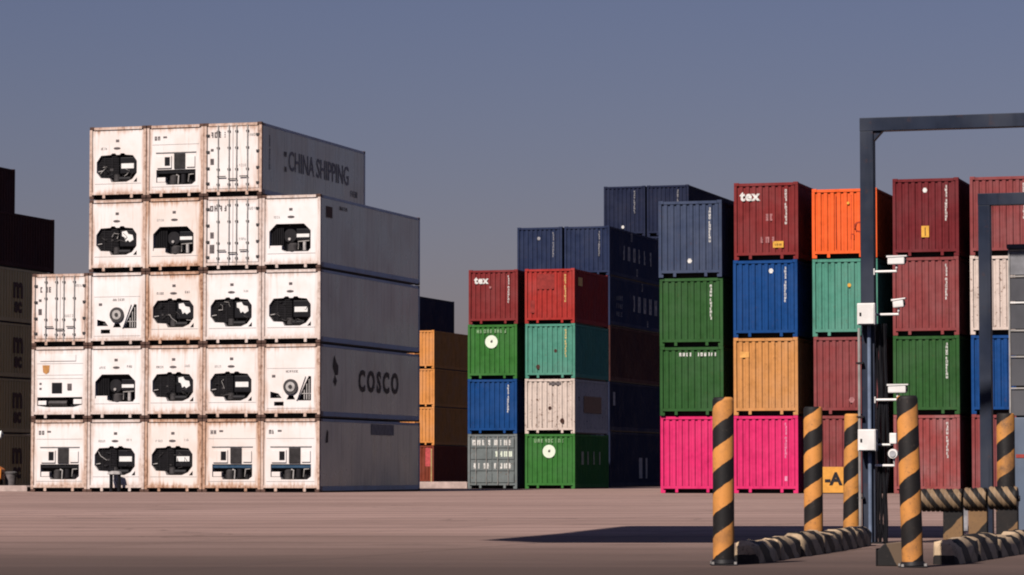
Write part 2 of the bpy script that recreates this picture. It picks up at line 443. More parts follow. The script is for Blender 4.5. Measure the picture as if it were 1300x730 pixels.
def dry(root, L, H, mat, cmat=None, ncor=9, end='corrugated'):
    cmat = cmat or mat
    add('frame', cached(('frame', L, H), lambda: frame_mesh(L, H)), mat, root)
    castings(root, L, H, cmat)
    if end == 'corrugated':
        add('end_panel', cached(('end', H, ncor), lambda: corrug(ncor, W - 0.224, 0.045, 0.272, H - 0.132)), mat, root, Matrix.Translation((0, 0.022, 0)))
    ns = 20 if L < 8 else 42
    sd = cached(('side', L, H), lambda: corrug(ns, L - 0.30, 0.036, 0.242, H - 0.134))
    add('side_panel', sd, mat, root, Matrix.Translation((HW - 0.012, L / 2, 0)) @ ROT_R)
    add('side_panel', sd, mat, root, Matrix.Translation((-HW + 0.012, L / 2, 0)) @ ROT_L)
    add('rear_panel', cached(('rear', L, H), lambda: MB().box(-HW + 0.112, HW - 0.112, L - 0.06, L - 0.03, 0.272, H - 0.132).mesh('rear_panel')), mat, root)
    add('roof_panel', cached(('roof', L, H), lambda: MB().box(-HW + 0.072, HW - 0.072, 0.102, L - 0.102, H - 0.06, H - 0.035).mesh('roof_panel')), mat, root)
    add('floor_with_blocker', cached(('floor_with_blocker', L, H), lambda: MB().box(-HW + 0.072, HW - 0.072, 0.102, L - 0.102, 0.172, 0.20).box(-HW + 0.09, HW - 0.09, 0.32, L - 0.32, 0.008, 0.171).mesh('floor_with_blocker')), DARKST, root)  # lower box added under the floor to block sky through the gap
    return root
_seed = [100]
def serial(root, H, mat=MARKW, x=0.72, z=None, n=11, size=0.095):
    _seed[0] += 1
    add('serial_code', cached(('ser', n, size, _seed[0] % 5), lambda: column_mesh(n, size, _seed[0])), mat, root, on_front(x, 0.017, (H - 0.28) if z is None else z))
def small_mark(root, x, z, mat=MARKW, s=0.10):
    add('small_marking', cached(('dot', s), lambda: MB().prism([(s * 0.9 * math.cos(a * math.pi / 3), s * math.sin(a * math.pi / 3)) for a in range(6)], -0.003, 0.003).mesh('small_marking')), mat, root, Matrix.Translation((x, 0.016, z)))
def rect_mark(root, x, z, w_, h_, mat, name='sticker', y=0.015):
    add(name, MB().box(-w_ / 2, w_ / 2, -0.003, 0.003, -h_ / 2, h_ / 2).mesh(name), mat, root, Matrix.Translation((x, y, z)))
def glyphs(root, n, size, x, z, mat=MARKW, side=False, pitch=0.85, y=0.015, gaps=(), weight=0.16):
    _seed[0] += 1
    me = glyph_mesh(n, size, _seed[0], pitch, weight, gaps)
    o = add('worn_lettering', me, mat, root, on_side(x, z) if side else on_front(x, y, z)); o['kind'] = 'stuff'

# ------------------------------------------------------------------ refrigerated containers
RL, RH = 12.192, 2.896
def holed_panel(holes, depth, x0=-1.107, x1=1.107, z0=0.272, z1=2.764, y=0.045):
    """flat front wall with real openings and their reveals"""
    polys = [[Vector((x0, z0, 0)), Vector((x1, z0, 0)), Vector((x1, z1, 0)), Vector((x0, z1, 0))]]
    for h in holes: polys.append([Vector((a, b_, 0)) for a, b_ in h])
    flat = [p for q in polys for p in q]
    m = MB(); m.v = [(p.x, y, p.y) for p in flat]
    m.f = [tuple(t) for t in tessellate_polygon(polys)]
    base = 4
    for h in holes:
        n = len(h); i = len(m.v); m.v += [(a, y + depth, b_) for a, b_ in h]
        for k in range(n): m.f.append((base + k, base + (k + 1) % n, i + (k + 1) % n, i + k))
        base += n
    i = len(m.v)
    m.v += [(x0, y + depth + 0.05, z0), (x1, y + depth + 0.05, z0), (x1, y + depth + 0.05, z1), (x0, y + depth + 0.05, z1)]
    for k in range(4): m.f.append((k, i + k, i + (k + 1) % 4, (k + 1) % 4))
    return m.mesh('front_wall')
def back_mesh(depth): return MB().box(-1.10, 1.10, 0.045 + depth + 0.002, 0.045 + depth + 0.04, 0.28, 2.75).mesh('back_plate')

HK = [(-0.93, 1.06), (-0.76, 0.84), (-0.36, 0.82), (-0.29, 0.67), (0.36, 0.67), (0.62, 0.78), (0.81, 1.02), (0.81, 1.50), (0.64, 1.73), (0.32, 1.76),
      (0.25, 1.82), (0.12, 1.82), (0.06, 1.76), (-0.08, 1.76), (-0.13, 1.82), (-0.26, 1.82), (-0.33, 1.76), (-0.74, 1.74), (-0.93, 1.48)]
HKD = [(0.66, 0.66), (0.82, 0.66), (0.82, 0.84)]
HK2 = [(-0.93, 0.80), (-0.45, 0.76), (-0.30, 0.66), (0.70, 0.66), (0.80, 0.78), (0.80, 1.48), (0.52, 1.75), (-0.64, 1.75), (-0.93, 1.46)]
HD = [(-0.82, 0.60), (-0.42, 0.60), (-0.38, 0.50), (0.70, 0.50), (0.86, 0.62), (0.86, 1.10), (-0.82, 1.10)]
HT1 = [(0.28, 0.66), (0.84, 0.66), (0.84, 1.60), (0.74, 1.62), (0.58, 1.30)]
HT2 = [(-0.86, 0.76), (-0.38, 0.76), (-0.52, 0.94), (-0.86, 1.02)]
HT3 = [(-0.18, 0.70), (0.18, 0.70), (0.10, 0.86), (-0.10, 0.86)]
HT4 = [(-0.70, 0.46), (-0.30, 0.46), (-0.30, 0.62), (-0.70, 0.62)]

def disc(r, y0, y1, cx, cz, n=20): return MB().prism([(cx + r * math.cos(2 * math.pi * k / n), cz + r * math.sin(2 * math.pi * k / n)) for k in range(n)], y0, y1)
def unit_parts(root, kind, rng, paper, wm):
    """the cooling machinery in a refrigerated container's end"""
    def part(key, fn, name, mat, M=None, par=None): return add(name, cached(('u',) + key, fn), mat, par or root, M)
    if kind == 'K':
        part(('Kw',), lambda: holed_panel([HK, HKD], 0.32), 'front_wall', wm)
        part(('Kb',), lambda: back_mesh(0.32), 'back_plate', BLACK)
        def grille():
            m = MB()
            for k in range(13): m.box(-0.90, 0.0, 0.14, 0.17, 0.86 + k * 0.068, 0.86 + k * 0.068 + 0.036)
            for x in (-0.62, -0.3): m.box(x, x + 0.03, 0.12, 0.138, 0.84, 1.74)
            return m.mesh('grille')
        part(('Kg',), grille, 'condenser_grille', DARKST)
        part(('Kf',), lambda: disc(0.30, 0.20, 0.30, -0.42, 1.30).mesh('fan', True), 'fan', MACH)
        part(('Kc',), lambda: MB().tube([(-0.10, 0.22, 0.72), (-0.10, 0.22, 0.98)], [0.14, 0.13], 14).mesh('compressor', True), 'compressor', MACH)
        part(('Kc2',), lambda: MB().tube([(0.02, 0.2, 0.80), (0.50, 0.2, 0.80)], 0.10, 12).mesh('receiver', True), 'receiver_tank', DARKST)
        part(('Kx',), lambda: MB().box(0.06, 0.77, 0.10, 0.34, 1.0, 1.66).mesh('control_box', bevel=0.03), 'control_box', BLACK)
        if paper:
            def pap(): return MB().prism([(0.16, 1.60), (0.36, 1.63), (0.44, 1.50), (0.62, 1.46), (0.66, 1.28), (0.50, 1.18), (0.42, 1.26), (0.33, 1.20), (0.27, 1.38), (0.17, 1.42)], 0.085, 0.095).mesh('torn_paper')
            part(('Kp',), pap, 'torn_paper_label', LABELW)
        else:
            part(('Ks',), lambda: MB().box(0.12, 0.66, 0.088, 0.097, 1.21, 1.41).mesh('label_plate'), 'label_plate', LABELW)
        part(('Ki',), lambda: MB().tube([(-0.90, 0.12, 1.10), (-0.70, 0.12, 1.13)], 0.018, 8).mesh('pipe'), 'pipe', PALEM)
        part(('Kl',), lambda: MB().prism([(0.15 * math.cos(a * math.pi / 6), 0.05 * math.sin(a * math.pi / 6)) for a in range(12)], 0.036, 0.043).mesh('maker_badge'), 'maker_badge', MARKG, Matrix.Translation((-0.05, 0, 2.02)))
        for q in range(5):
            x, z = rng.uniform(-0.75, 0.6), rng.uniform(0.85, 1.6)
            pts = [(x, 0.11, z)]
            for _ in range(3): pts.append((min(0.72, max(-0.85, pts[-1][0] + rng.uniform(-0.22, 0.22))), 0.075 + rng.uniform(0, 0.02), min(1.65, max(0.86, pts[-1][2] + rng.uniform(-0.18, 0.18)))))
            add('cable', MB().tube(pts, rng.uniform(0.008, 0.016), 6).mesh('cable', True), rng.choice((DARKST, MACH, MACH, BLACK, PALEM)), root)
        if rng.random() < 0.6:
            x, z = rng.uniform(-0.6, -0.1), rng.uniform(0.9, 1.5); rect_mark(root, x, z, rng.uniform(0.06, 0.16), rng.uniform(0.05, 0.1), MACH, 'data_plate', 0.118)
        trims = ((0.60, 0.012),)
    elif kind == 'K2':
        part(('2w',), lambda: holed_panel([HK2], 0.34), 'front_wall', wm)
        part(('2b',), lambda: back_mesh(0.34), 'back_plate', BLACK)
        part(('2wb',), lambda: MB().box(-0.92, -0.42, 0.08, 0.36, 0.70, 0.90).mesh('tray', bevel=0.01), 'drip_tray', wm)
        def ribs():
            m = MB()
            for k in range(7): m.box(-0.86 + k * 0.075, -0.83 + k * 0.075, 0.16, 0.30, 0.92, 1.60)
            return m.mesh('coil')
        part(('2r',), ribs, 'condenser_coil', DARKST)
        part(('2c',), lambda: MB().tube([(0.02, 0.2, 0.68), (0.02, 0.2, 0.94), (0.02, 0.2, 1.0)], [0.2, 0.2, 0.12], 16).mesh('compressor', True), 'compressor', MACH)
        part(('2f',), lambda: disc(0.27, 0.24, 0.30, -0.12, 1.30).mesh('fan', True), 'fan', DARKST)
        part(('2h',), lambda: disc(0.055, 0.18, 0.24, -0.14, 1.16, 10).mesh('fan_hub', True), 'fan_hub', PALEM)
        part(('2s',), lambda: MB().box(0.20, 0.72, 0.10, 0.11, 1.22, 1.35).mesh('label_plate'), 'label_plate', LABELW)
        part(('2x',), lambda: MB().box(0.18, 0.76, 0.115, 0.36, 1.10, 1.55).mesh('control_box', bevel=0.02), 'control_box', BLACK)
        part(('2t',), lambda: MB().tube([(0.52, 0.14, 0.70), (0.52, 0.14, 1.04)], 0.07, 12).mesh('tank', True), 'receiver_tank', PALEM)
        part(('2p',), lambda: MB().tube([(0.25, 0.15, 0.75), (0.25, 0.15, 1.05), (0.72, 0.15, 1.08)], 0.022, 8).mesh('pipe'), 'pipe', STEEL)
        part(('Kl',), None, 'maker_badge', MARKG, Matrix.Translation((-0.02, 0, 2.02)))
        trims = ((0.58, 0.012),)
    elif kind in ('D', 'DB'):
        tray = BLUEM if kind == 'DB' else BLACK
        part(('Dw',), lambda: holed_panel([HD], 0.30), 'front_wall', wm)
        part(('Db',), lambda: back_mesh(0.30), 'back_plate', DARKST)
        part(('Dx',), lambda: MB().box(-0.78, -0.16, -0.005, 0.04, 1.16, 1.66).mesh('control_box', bevel=0.02), 'control_box', wm)
        part(('Dv',), lambda: MB().box(-0.44, -0.22, -0.018, -0.007, 1.26, 1.60).mesh('display_window'), 'display_window', BLACK)
        def gr():
            m = MB()
            m.box(-0.05, 0.42, 0.01, 0.041, 1.14, 1.74)
            for k in range(12): m.box(-0.04, 0.41, -0.008, 0.008, 1.16 + k * 0.048, 1.185 + k * 0.048)
            return m.mesh('air_grille')
        part(('Dg',), gr, 'air_grille', MACH)
        part(('Dy',), lambda: MB().box(0.48, 0.84, 0.0, 0.04, 1.18, 1.62).mesh('access_panel', bevel=0.015), 'access_panel', wm)
        part(('De',), lambda: MB().box(-0.84, 0.88, 0.01, 0.043, 1.775, 1.80).mesh('ledge'), 'ledge', PALEM)
        part(('Dt',), lambda: MB().box(-0.81, 0.85, 0.09, 0.30, 0.95, 1.085).mesh('tray', bevel=0.01), 'top_tray', tray)
        part(('Dq',), lambda: MB().box(-0.80, -0.44, 0.07, 0.30, 0.61, 0.80).mesh('junction_box', bevel=0.02), 'junction_box', wm)
        part(('Dc',), lambda: MB().tube([(-0.12, 0.2, 0.52), (-0.12, 0.2, 0.84), (-0.12, 0.2, 0.90)], [0.16, 0.16, 0.08], 14).mesh('compressor', True), 'compressor', MACH)
        part(('Dc2',), lambda: MB().tube([(0.30, 0.2, 0.56), (0.30, 0.2, 0.92)], 0.12, 12).mesh('fan_motor', True), 'fan_motor', DARKST)
        part(('Dp',), lambda: MB().tube([(0.1, 0.1, 0.52), (0.12, 0.1, 0.86), (0.02, 0.1, 0.90)], 0.03, 8).mesh('pipe', True), 'pipe', PALEM)
        part(('Dp2',), lambda: MB().tube([(0.52, 0.14, 0.60), (0.54, 0.14, 0.90), (0.76, 0.14, 0.92)], 0.028, 8).mesh('pipe', True), 'pipe', STEEL)
        glyphs(root, 2, 0.16, -0.78, 2.36, MARKG, y=0.04, weight=0.25)
        rect_mark(root, -0.45, 2.40, 0.16, 0.07, MARKG, 'maker_badge', 0.04)
        trims = ((2.10, 0.01), (0.42, 0.012))
    elif kind == 'D2':
        part(('Dw2',), lambda: holed_panel([[(-0.98, 0.52), (-0.55, 0.46), (0.60, 0.46), (0.98, 0.56), (0.98, 0.86), (-0.98, 0.86)]], 0.28), 'front_wall', wm)
        part(('Db3',), lambda: back_mesh(0.28), 'back_plate', BLACK)
        part(('D2a',), lambda: MB().box(-0.34, 0.10, 0.02, 0.044, 1.02, 1.44).mesh('black_vent', bevel=0.01), 'black_vent', BLACK)
        part(('D2b',), lambda: MB().box(0.34, 0.52, 0.02, 0.044, 1.14, 1.40).mesh('gauge'), 'gauge', MARKG)
        part(('D2c',), lambda: MB().box(-0.97, -0.60, 0.08, 0.30, 0.55, 0.72).mesh('junction_box', bevel=0.02), 'junction_box', wm)
        part(('D2d',), lambda: MB().box(0.58, 0.95, 0.08, 0.30, 0.58, 0.78).mesh('junction_box', bevel=0.02), 'junction_box', wm)
        part(('D2e',), lambda: MB().tube([(-0.5, 0.16, 0.62), (0.3, 0.16, 0.62)], 0.11, 12).mesh('receiver', True), 'receiver_tank', MACH)
        part(('D2f',), lambda: MB().box(-0.86, 0.70, 0.02, 0.043, 2.30, 2.56).mesh('access_panel', bevel=0.01), 'access_panel', wm)
        part(('D2g',), lambda: MB().prism([(-0.13, -0.12), (0.0, -0.2), (0.13, -0.12), (0.16, 0.16), (-0.16, 0.16)], 0.034, 0.043).mesh('emblem'), 'orange_emblem', RUSTO, Matrix.Translation((-0.60, 0, 1.98)))
        rect_mark(root, -0.84, 1.40, 0.10, 0.08, MARKG, 'switch', 0.04); rect_mark(root, -0.84, 1.20, 0.10, 0.08, MARKG, 'switch', 0.04)
        trims = ((2.2, 0.01), (1.74, 0.01), (1.6, 0.01))
    elif kind == 'T':
        part(('Tw',), lambda: holed_panel([HT1, HT2, HT3, HT4], 0.26), 'front_wall', wm)
        part(('Tb',), lambda: back_mesh(0.26), 'back_plate', BLACK)
        fan = part(('Tr',), lambda: disc(0.30, -0.02, 0.043, 0.0, 1.20, 28).mesh('fan_ring', True), 'fan_ring', MACH)
        part(('Th',), lambda: disc(0.19, -0.035, -0.021, 0.0, 1.20, 22).mesh('fan_guard', True), 'fan_guard', PALEM, None, fan)
        part(('Th2',), lambda: disc(0.08, -0.05, -0.036, 0.0, 1.20, 14).mesh('fan_hub', True), 'fan_hub', MACH, None, fan)
        def ribs():
            m = MB()
            for x, z1 in ((0.52, 1.08), (0.62, 1.32), (0.72, 1.50)): m.box(x, x + 0.035, 0.10, 0.2, 0.70, z1)
            m.box(0.40, 0.82, 0.09, 0.12, 0.92, 0.95)
            return m.mesh('coil_guard')
        part(('Tc',), ribs, 'coil_guard', PALEM)
        part(('Ts',), lambda: MB().prism([(0.22, 0.70), (0.27, 0.68), (0.62, 1.60), (0.56, 1.62)], -0.01, 0.043).mesh('brace'), 'brace', wm)
        part(('Tt',), lambda: MB().tube([(-0.62, 0.18, 0.84), (-0.44, 0.18, 0.84)], 0.07, 10).mesh('motor', True), 'motor', MACH)
        rect_mark(root, -0.72, 1.62, 0.14, 0.10, MARKG, 'gauge', 0.04)
        glyphs(root, 7, 0.09, 0.05, 1.80, MARKG, y=0.04)
        trims = ((1.92, 0.008), (0.36, 0.01))
    for k, (z, h_) in enumerate(trims):
        part(('trim', z, h_), lambda: MB().box(-1.0, 1.0, 0.036, 0.044, z, z + h_).mesh('trim'), 'trim', PALEM)

def reefer_doors(root, wm, seed):
    r = random.Random(seed)
    def leaf(): return MB().box(0.006, 1.10, 0.03, 0.11, 0.285, 2.755).mesh('door', bevel=0.012)
    for s in (-1, 1):
        M = Matrix.Diagonal((s, 1, 1, 1))
        d = add('door', cached(('rdoor', s), lambda: MB().box(*((0.006, 1.10) if s > 0 else (-1.10, -0.006)), 0.03, 0.11, 0.285, 2.755).mesh('door', bevel=0.012)), wm, root)
        for x in (0.16, 0.62):
            b_ = add('locking_bar', cached(('lbar',), lambda: MB().tube([(0, 0, 0.20), (0, 0, 2.80)], 0.024, 10).mesh('locking_bar', True)), PALEM, d, Matrix.Translation((s * x, -0.002, 0)))
            for z in (0.45, 1.05, 1.9, 2.55):
                add('bar_bracket', cached(('brk',), lambda: MB().box(-0.06, 0.06, -0.01, 0.028, -0.035, 0.035).mesh('bar_bracket')), MACH, d, Matrix.Translation((s * x, 0.0, z)))
            add('handle', cached(('hdl',), lambda: MB().box(-0.02, 0.34, -0.045, -0.028, -0.02, 0.02).mesh('handle')), MACH, d, Matrix.Translation((s * x - (0.3 if s > 0 else 0), 0, 0.66 + (0.1 if x > 0.3 else 0))))
        for z in (0.5, 1.1, 1.75, 2.4):
            add('hinge', cached(('hng',), lambda: MB().box(-0.07, 0.07, -0.012, 0.028, -0.045, 0.045).mesh('hinge')), MACH, d, Matrix.Translation((s * 1.06, 0, z)))
        add('seal', cached(('seal', s), lambda: MB().box(*((1.075, 1.105) if s > 0 else (-1.105, -1.075)), 0.015, 0.029, 0.30, 2.74).mesh('seal')), MARKG, d)
def reefer(base, k, row, kind, wm, label, seed, paper=False, zoff=0.0):
    root = place(base, k, row * (RH + 0.02) + zoff, 0.008, name='refrigerated_container')
    tag(root, label, 'container', 'white refrigerated containers stacked in the yard')
    add('frame', cached(('frame', RL, RH), lambda: frame_mesh(RL, RH)), wm, root)
    castings(root, RL, RH, CASTM)
    def flat_side():
        m = MB(); n = 10; seg = (RL - 0.30) / n
        for q in range(n): m.box(-(RL - 0.3) / 2 + q * seg + 0.004, -(RL - 0.3) / 2 + (q + 1) * seg - 0.004, 0, 0.03, 0.242, RH - 0.134)
        m.box(-(RL - 0.3) / 2, (RL - 0.3) / 2, 0.004, 0.04, 0.246, RH - 0.138)
        return m.mesh('side_wall')
    sd = cached(('rside',), flat_side)
    add('side_panel', sd, SIDEW, root, Matrix.Translation((HW - 0.010, RL / 2, 0)) @ ROT_R)
    add('side_panel', sd, SIDEW, root, Matrix.Translation((-HW + 0.010, RL / 2, 0)) @ ROT_L)
    add('rear_panel', cached(('rear', RL, RH), lambda: MB().box(-HW + 0.112, HW - 0.112, RL - 0.06, RL - 0.03, 0.272, RH - 0.132).mesh('rear_panel')), wm, root)
    add('roof_panel', cached(('rroof',), lambda: MB().box(-HW + 0.072, HW - 0.072, 0.102, RL - 0.102, RH - 0.08, RH - 0.035).mesh('roof_panel')), wm, root)
    add('floor_with_blocker', cached(('floor_with_blocker', RL, RH), lambda: MB().box(-HW + 0.072, HW - 0.072, 0.102, RL - 0.102, 0.172, 0.20).box(-HW + 0.09, HW - 0.09, 0.32, RL - 0.32, 0.008, 0.171).mesh('floor_with_blocker')), DARKST, root)  # same added block below, keeps light out of the gap between tiers
    if kind == 'doors': reefer_doors(root, wm, seed)
    else: unit_parts(root, kind, random.Random(seed), paper, wm)
    return root

R0 = Vector((-7.48, 122.6, 0))            # lower right front corner of the white stack
PIT = 2.462
def rbase(c): return R0 - RX * (HW + (5 - c) * PIT)
A_, B_, C_ = REEF
P = 'white refrigerated container '
spec = [
 # col, row, kind, paint, paper, label
 (1, 0, 'D', B_, 0, P + 'with grey grille, bottom corner at far left of the stack'),
 (1, 1, 'D2', A_, 0, P + 'with small orange emblem and black square vent'),
 (1, 2, 'doors', B_, 0, P + 'door end, on top of the short leftmost column'),
 (2, 0, 'K', A_, 0, P + 'on the ground behind the dark power stand'),
 (2, 1, 'K2', A_, 0, P + 'with chamfered black opening, right of the orange emblem one'),
 (2, 2, 'T', A_, 0, P + 'with round fan, third up in the second column'),
 (2, 3, 'K', B_, 1, P + 'with torn paper in black opening, left end of fourth row'),
 (2, 4, 'K', B_, 0, P + 'at the top left corner of the tall stack'),
 (3, 0, 'K', C_, 0, P + 'stained tan with black opening, middle of bottom row'),
 (3, 1, 'K', B_, 1, P + 'with torn paper label, middle of second row'),
 (3, 2, 'K', C_, 1, P + 'tan streaked with torn paper label, middle of third row'),
 (3, 3, 'K2', C_, 0, P + 'with chamfered black opening left of a door end'),
 (3, 4, 'D', B_, 0, P + 'with grey grille, middle of the top row'),
 (4, 0, 'DB', C_, 0, P + 'rust stained with blue tray, fourth along bottom row'),
 (4, 1, 'K', B_, 0, P + 'with black opening, second row, left of the round fan one'),
 (4, 2, 'K', A_, 1, P + 'with torn paper label, third row, fourth from left'),
 (4, 3, 'doors', A_, 0, P + 'door end in fourth row under another door end'),
 (4, 4, 'doors', B_, 0, P + 'door end at top, CHINA SHIPPING on its side'),
 (5, 0, 'DB', B_, 0, P + 'with blue tray, bottom right of the stack'),
 (5, 1, 'T', B_, 0, P + 'with round fan, COSCO on its side'),
 (5, 2, 'K', A_, 0, P + 'black opening, right end of third row above COSCO side'),
 (5, 3, 'K2', A_, 0, P + 'top of the rightmost column, chamfered black opening'),
]
for i, (c, r_, kind, wm, paper, lab) in enumerate(spec):
    ro = reefer(rbase(c), 0, r_, kind, wm, lab, i, bool(paper))
    rg = random.Random(i)
    if kind in ('K', 'K2'):
        add('maker_badge', cached(('dotb',), lambda: MB().box(-0.07, 0.07, 0.036, 0.043, -0.05, 0.05).mesh('maker_badge')), MARKG, ro, Matrix.Translation((-0.03, 0, 2.32)))
        if rg.random() < 0.6: glyphs(ro, 4, 0.09, -0.62, 2.02, MARKG if rg.random() < .5 else PALEM, y=0.04)
        if rg.random() < 0.6: glyphs(ro, 3, 0.09, 0.55, 2.06, MARKG if rg.random() < .5 else PALEM, y=0.04)
    if kind == 'doors':
        glyphs(ro, 4 if i != 2 else 3, 0.22, -0.62, 2.42 if i != 2 else 2.25, MARKG, y=0.024, weight=0.22)
        rect_mark(ro, -0.88, 1.36, 0.15, 0.24, MARKG, 'notice', 0.024)
        rect_mark(ro, -0.88, 0.82 if i == 16 else 1.82, 0.2 if i == 16 else 0.12, 0.34 if i == 16 else 0.1, MARKG, 'notice', 0.024)
        glyphs(ro, 6, 0.10, 0.86, 2.40, PALEM, y=0.024)
        glyphs(ro, 5, 0.10, 0.36, 1.2, PALEM, y=0.024)
    # lettering on the shaded long sides
    if (c, r_) == (5, 1):
        add('lettering', text_mesh('COSCO', 1.16, 0.045, 1.42, 0.98), MARKD, ro, on_side(6.95, 1.50))
        def blot(): return MB().prism([(-0.28, 0.0), (0.0, -0.34), (0.3, -0.30), (0.34, 0.05), (0.1, 0.2), (-0.1, 0.44), (-0.2, 0.30)], -0.003, 0.003).mesh('side_emblem')
        add('side_emblem', blot(), MARKD, ro, on_side(1.75, 2.02) @ Matrix.Rotation(R(-90), 4, 'X'))
        add('side_emblem', cached(('blot2',), lambda: MB().prism([(-0.2, 0), (0.05, -0.16), (0.22, 0.05), (0.0, 0.26)], -0.003, 0.003).mesh('side_emblem')), MARKD, ro, on_side(1.72, 1.42) @ Matrix.Rotation(R(-90), 4, 'X'))
    if (c, r_) == (4, 4):
        add('lettering', text_mesh('CHINA SHIPPING', 1.12, 0.012, 1.0, 0.84), MARKB, ro, on_side(6.55, 1.58))
        add('serial_code', column_mesh(11, 0.10, 77), MARKB, ro, on_side(0.85, 2.45))
        glyphs(ro, 4, 0.26, 10.75, 0.92, MARKB, True)
        glyphs(ro, 2, 0.2, 2.6, 1.85, MARKG, True)
        glyphs(ro, 2, 0.2, 2.6, 1.25, MARKG, True)
    if (c, r_) == (5, 3):
        rect = MB().box(-0.35, 0.35, -0.22, 0.22, -0.003, 0.003).mesh('side_emblem')
        add('side_emblem', rect, MARKR, ro, on_side(1.0, 2.25)); glyphs(ro, 8, 0.14, 2.6, 2.5, MARKR, True)
    if (c, r_) == (5, 0):
        add('side_emblem', MB().prism([(-0.16, -0.22), (0.1, -0.2), (0.14, 0.2), (0.02, 0.3), (-0.1, 0.0)], -0.003, 0.003).mesh('side_emblem'), MARKD, ro, on_side(0.85, 2.15) @ Matrix.Rotation(R(-90), 4, 'X'))
        add('side_patch', MB().box(-1.4, 1.4, -0.22, 0.22, -0.003, 0.003).mesh('side_patch'), plain('grey_patch', (0.30, 0.27, 0.26)), ro, on_side(7.4, 2.52))
    # dark twist lock cones between the tiers
    if r_ > 0:
        pass

# ------------------------------------------------------------------ coloured stacks
HC, ST, L40, L20 = 2.896, 2.591, 12.192, 6.058
G1 = 'coloured containers in the front right stacks'
def stack(base, rows, L, group, jit=0.025):
    z = 0.0; res = []
    for (H, cname, label) in rows:
        ro = place(base, HW, z, jit); tag(ro, label, 'container', group)
        ro['hh'] = H; dry(ro, L, H, C[cname], None, 9)
        res.append((ro, H)); z += H + 0.004
    for ro, H in res: del ro['hh']
    return res
B0 = Vector((8.29, 117.6, 0))
colA = stack(B0 - RX * 2.87, [(HC, 'pink', 'pink container on the ground left of the tall striped bollard'), (ST, 'green', 'dark green container with a line of white lettering, above pink'),
        (ST, 'green', 'dark green container under the slate blue one'), (HC, 'slate', 'slate blue container on top of two green ones')], L40, G1, 0.05)
colB = stack(B0, [(HC, 'pink', 'pink container on the ground beneath the amber one'), (HC, 'amber', 'rust speckled amber container between pink and blue'),
        (HC, 'blue', 'blue container under the large maroon tex container'), (HC, 'maroon', 'maroon container with white tex lettering and yellow label, tall stack')], L40, G1)
colC = stack(B0 + RX * 3.0, [(HC, 'brick', 'brick red container on the ground behind the orange A sign'), (HC, 'brick', 'brick red container directly beneath the teal one, left of gate post'),
        (HC, 'teal', 'teal container beneath the bright orange one'), (ST, 'orange', 'bright orange red container on top, left of the gate post')], L40, G1)
colD = stack(B0 + RX * 6.0, [(HC, 'pale_brick', 'faded red container on the ground under the green one, behind the bollard'), (HC, 'green', 'dark green container right of the gate post'),
        (HC, 'brick', 'brick red container behind the surveillance cameras'), (HC, 'deep_maroon', 'deep maroon container with small yellow label, top right of gate post')], L40, G1)
colE = stack(B0 + RX * 8.85, [(HC, 'brick', 'red container on the ground at far right behind the low gate frame'), (HC, 'blue', 'blue container at far right behind the low gate frame'),
        (HC, 'cream', 'rusty cream container at far right beneath a red one'), (HC, 'brick', 'red container on top at the far right edge')], L40, G1)
# markings
ro, H = colA[0]; serial(ro, H, MARKW, 0.86)
ro, H = colA[1]; glyphs(ro, 11, 0.13, 0.25, H - 0.30, MARKW, pitch=1.05, gaps=(4,), weight=0.24)
ro, H = colA[2]; serial(ro, H)
ro, H = colA[3]; serial(ro, H); small_mark(ro, -0.02, 0.62)
ro, H = colB[0]; serial(ro, H, plain('pale_pink_lettering', (0.80, 0.30, 0.46))); rect_mark(ro, 0.76, 0.55, 0.10, 0.18, MATS['pale_pink_lettering'])
ro, H = colB[1]; rect_mark(ro, -0.80, 2.26, 0.34, 0.22, plain('pale_amber_patch', (0.74, 0.36, 0.10)), 'paint_patch')
ro, H = colB[2]; serial(ro, H); small_mark(ro, 0.22, H - 0.42)
ro, H = colB[3]
add('lettering', text_mesh('tex', 0.50, 0.022, 1.12), MARKW, ro, on_front(-0.62, 0.014, 2.38)); serial(ro, H)
glyphs(ro, 2, 0.26, 0.12, 1.58, plain('pale_red_lettering', (0.38, 0.16, 0.16)), weight=0.26); glyphs(ro, 3, 0.22, 0.05, 0.74, MATS['pale_red_lettering'], weight=0.26)
rect_mark(ro, 0.46, 0.56, 0.40, 0.24, YEL, 'yellow_label'); glyphs(ro, 4, 0.08, 0.46, 0.56, MARKR, y=0.010)
ro, H = colC[1]; small_mark(ro, 0.20, 0.55, MATS['pale_red_lettering'], 0.12); serial(ro, H)
ro, H = colC[2]; small_mark(ro, 0.16, H - 1.0, YEL, 0.08)
ro, H = colC[3]; small_mark(ro, 0.14, H - 0.55, YEL, 0.06)
ring = MB()
for k in range(18):
    a0, a1 = 2 * math.pi * k / 18, 2 * math.pi * (k + 1) / 18
    if k in (3, 10): continue
    ring.prism([(0.14 * math.cos(a0), 0.14 * math.sin(a0)), (0.2 * math.cos(a0), 0.2 * math.sin(a0)), (0.2 * math.cos(a1), 0.2 * math.sin(a1)), (0.14 * math.cos(a1), 0.14 * math.sin(a1))], -0.003, 0.003)
ringm = ring.mesh('ring_emblem')
DKO = plain('dark_orange_lettering', (0.42, 0.05, 0.02))
add('ring_emblem', ringm, DKO, ro, Matrix.Translation((0.55, 0.016, 1.15))); glyphs(ro, 1, 0.2, 0.30, 0.80, DKO)
for x in (-0.32, 0.26): rect_mark(ro, x, 1.35, 0.02, 2.0, DKO, 'scratch', 0.019)
ro, H = colC[0]; small_mark(ro, 0.62, 1.9)
ro, H = colD[0]; serial(ro, H)
ro, H = colD[1]; serial(ro, H)
ro, H = colD[2]; serial(ro, H)
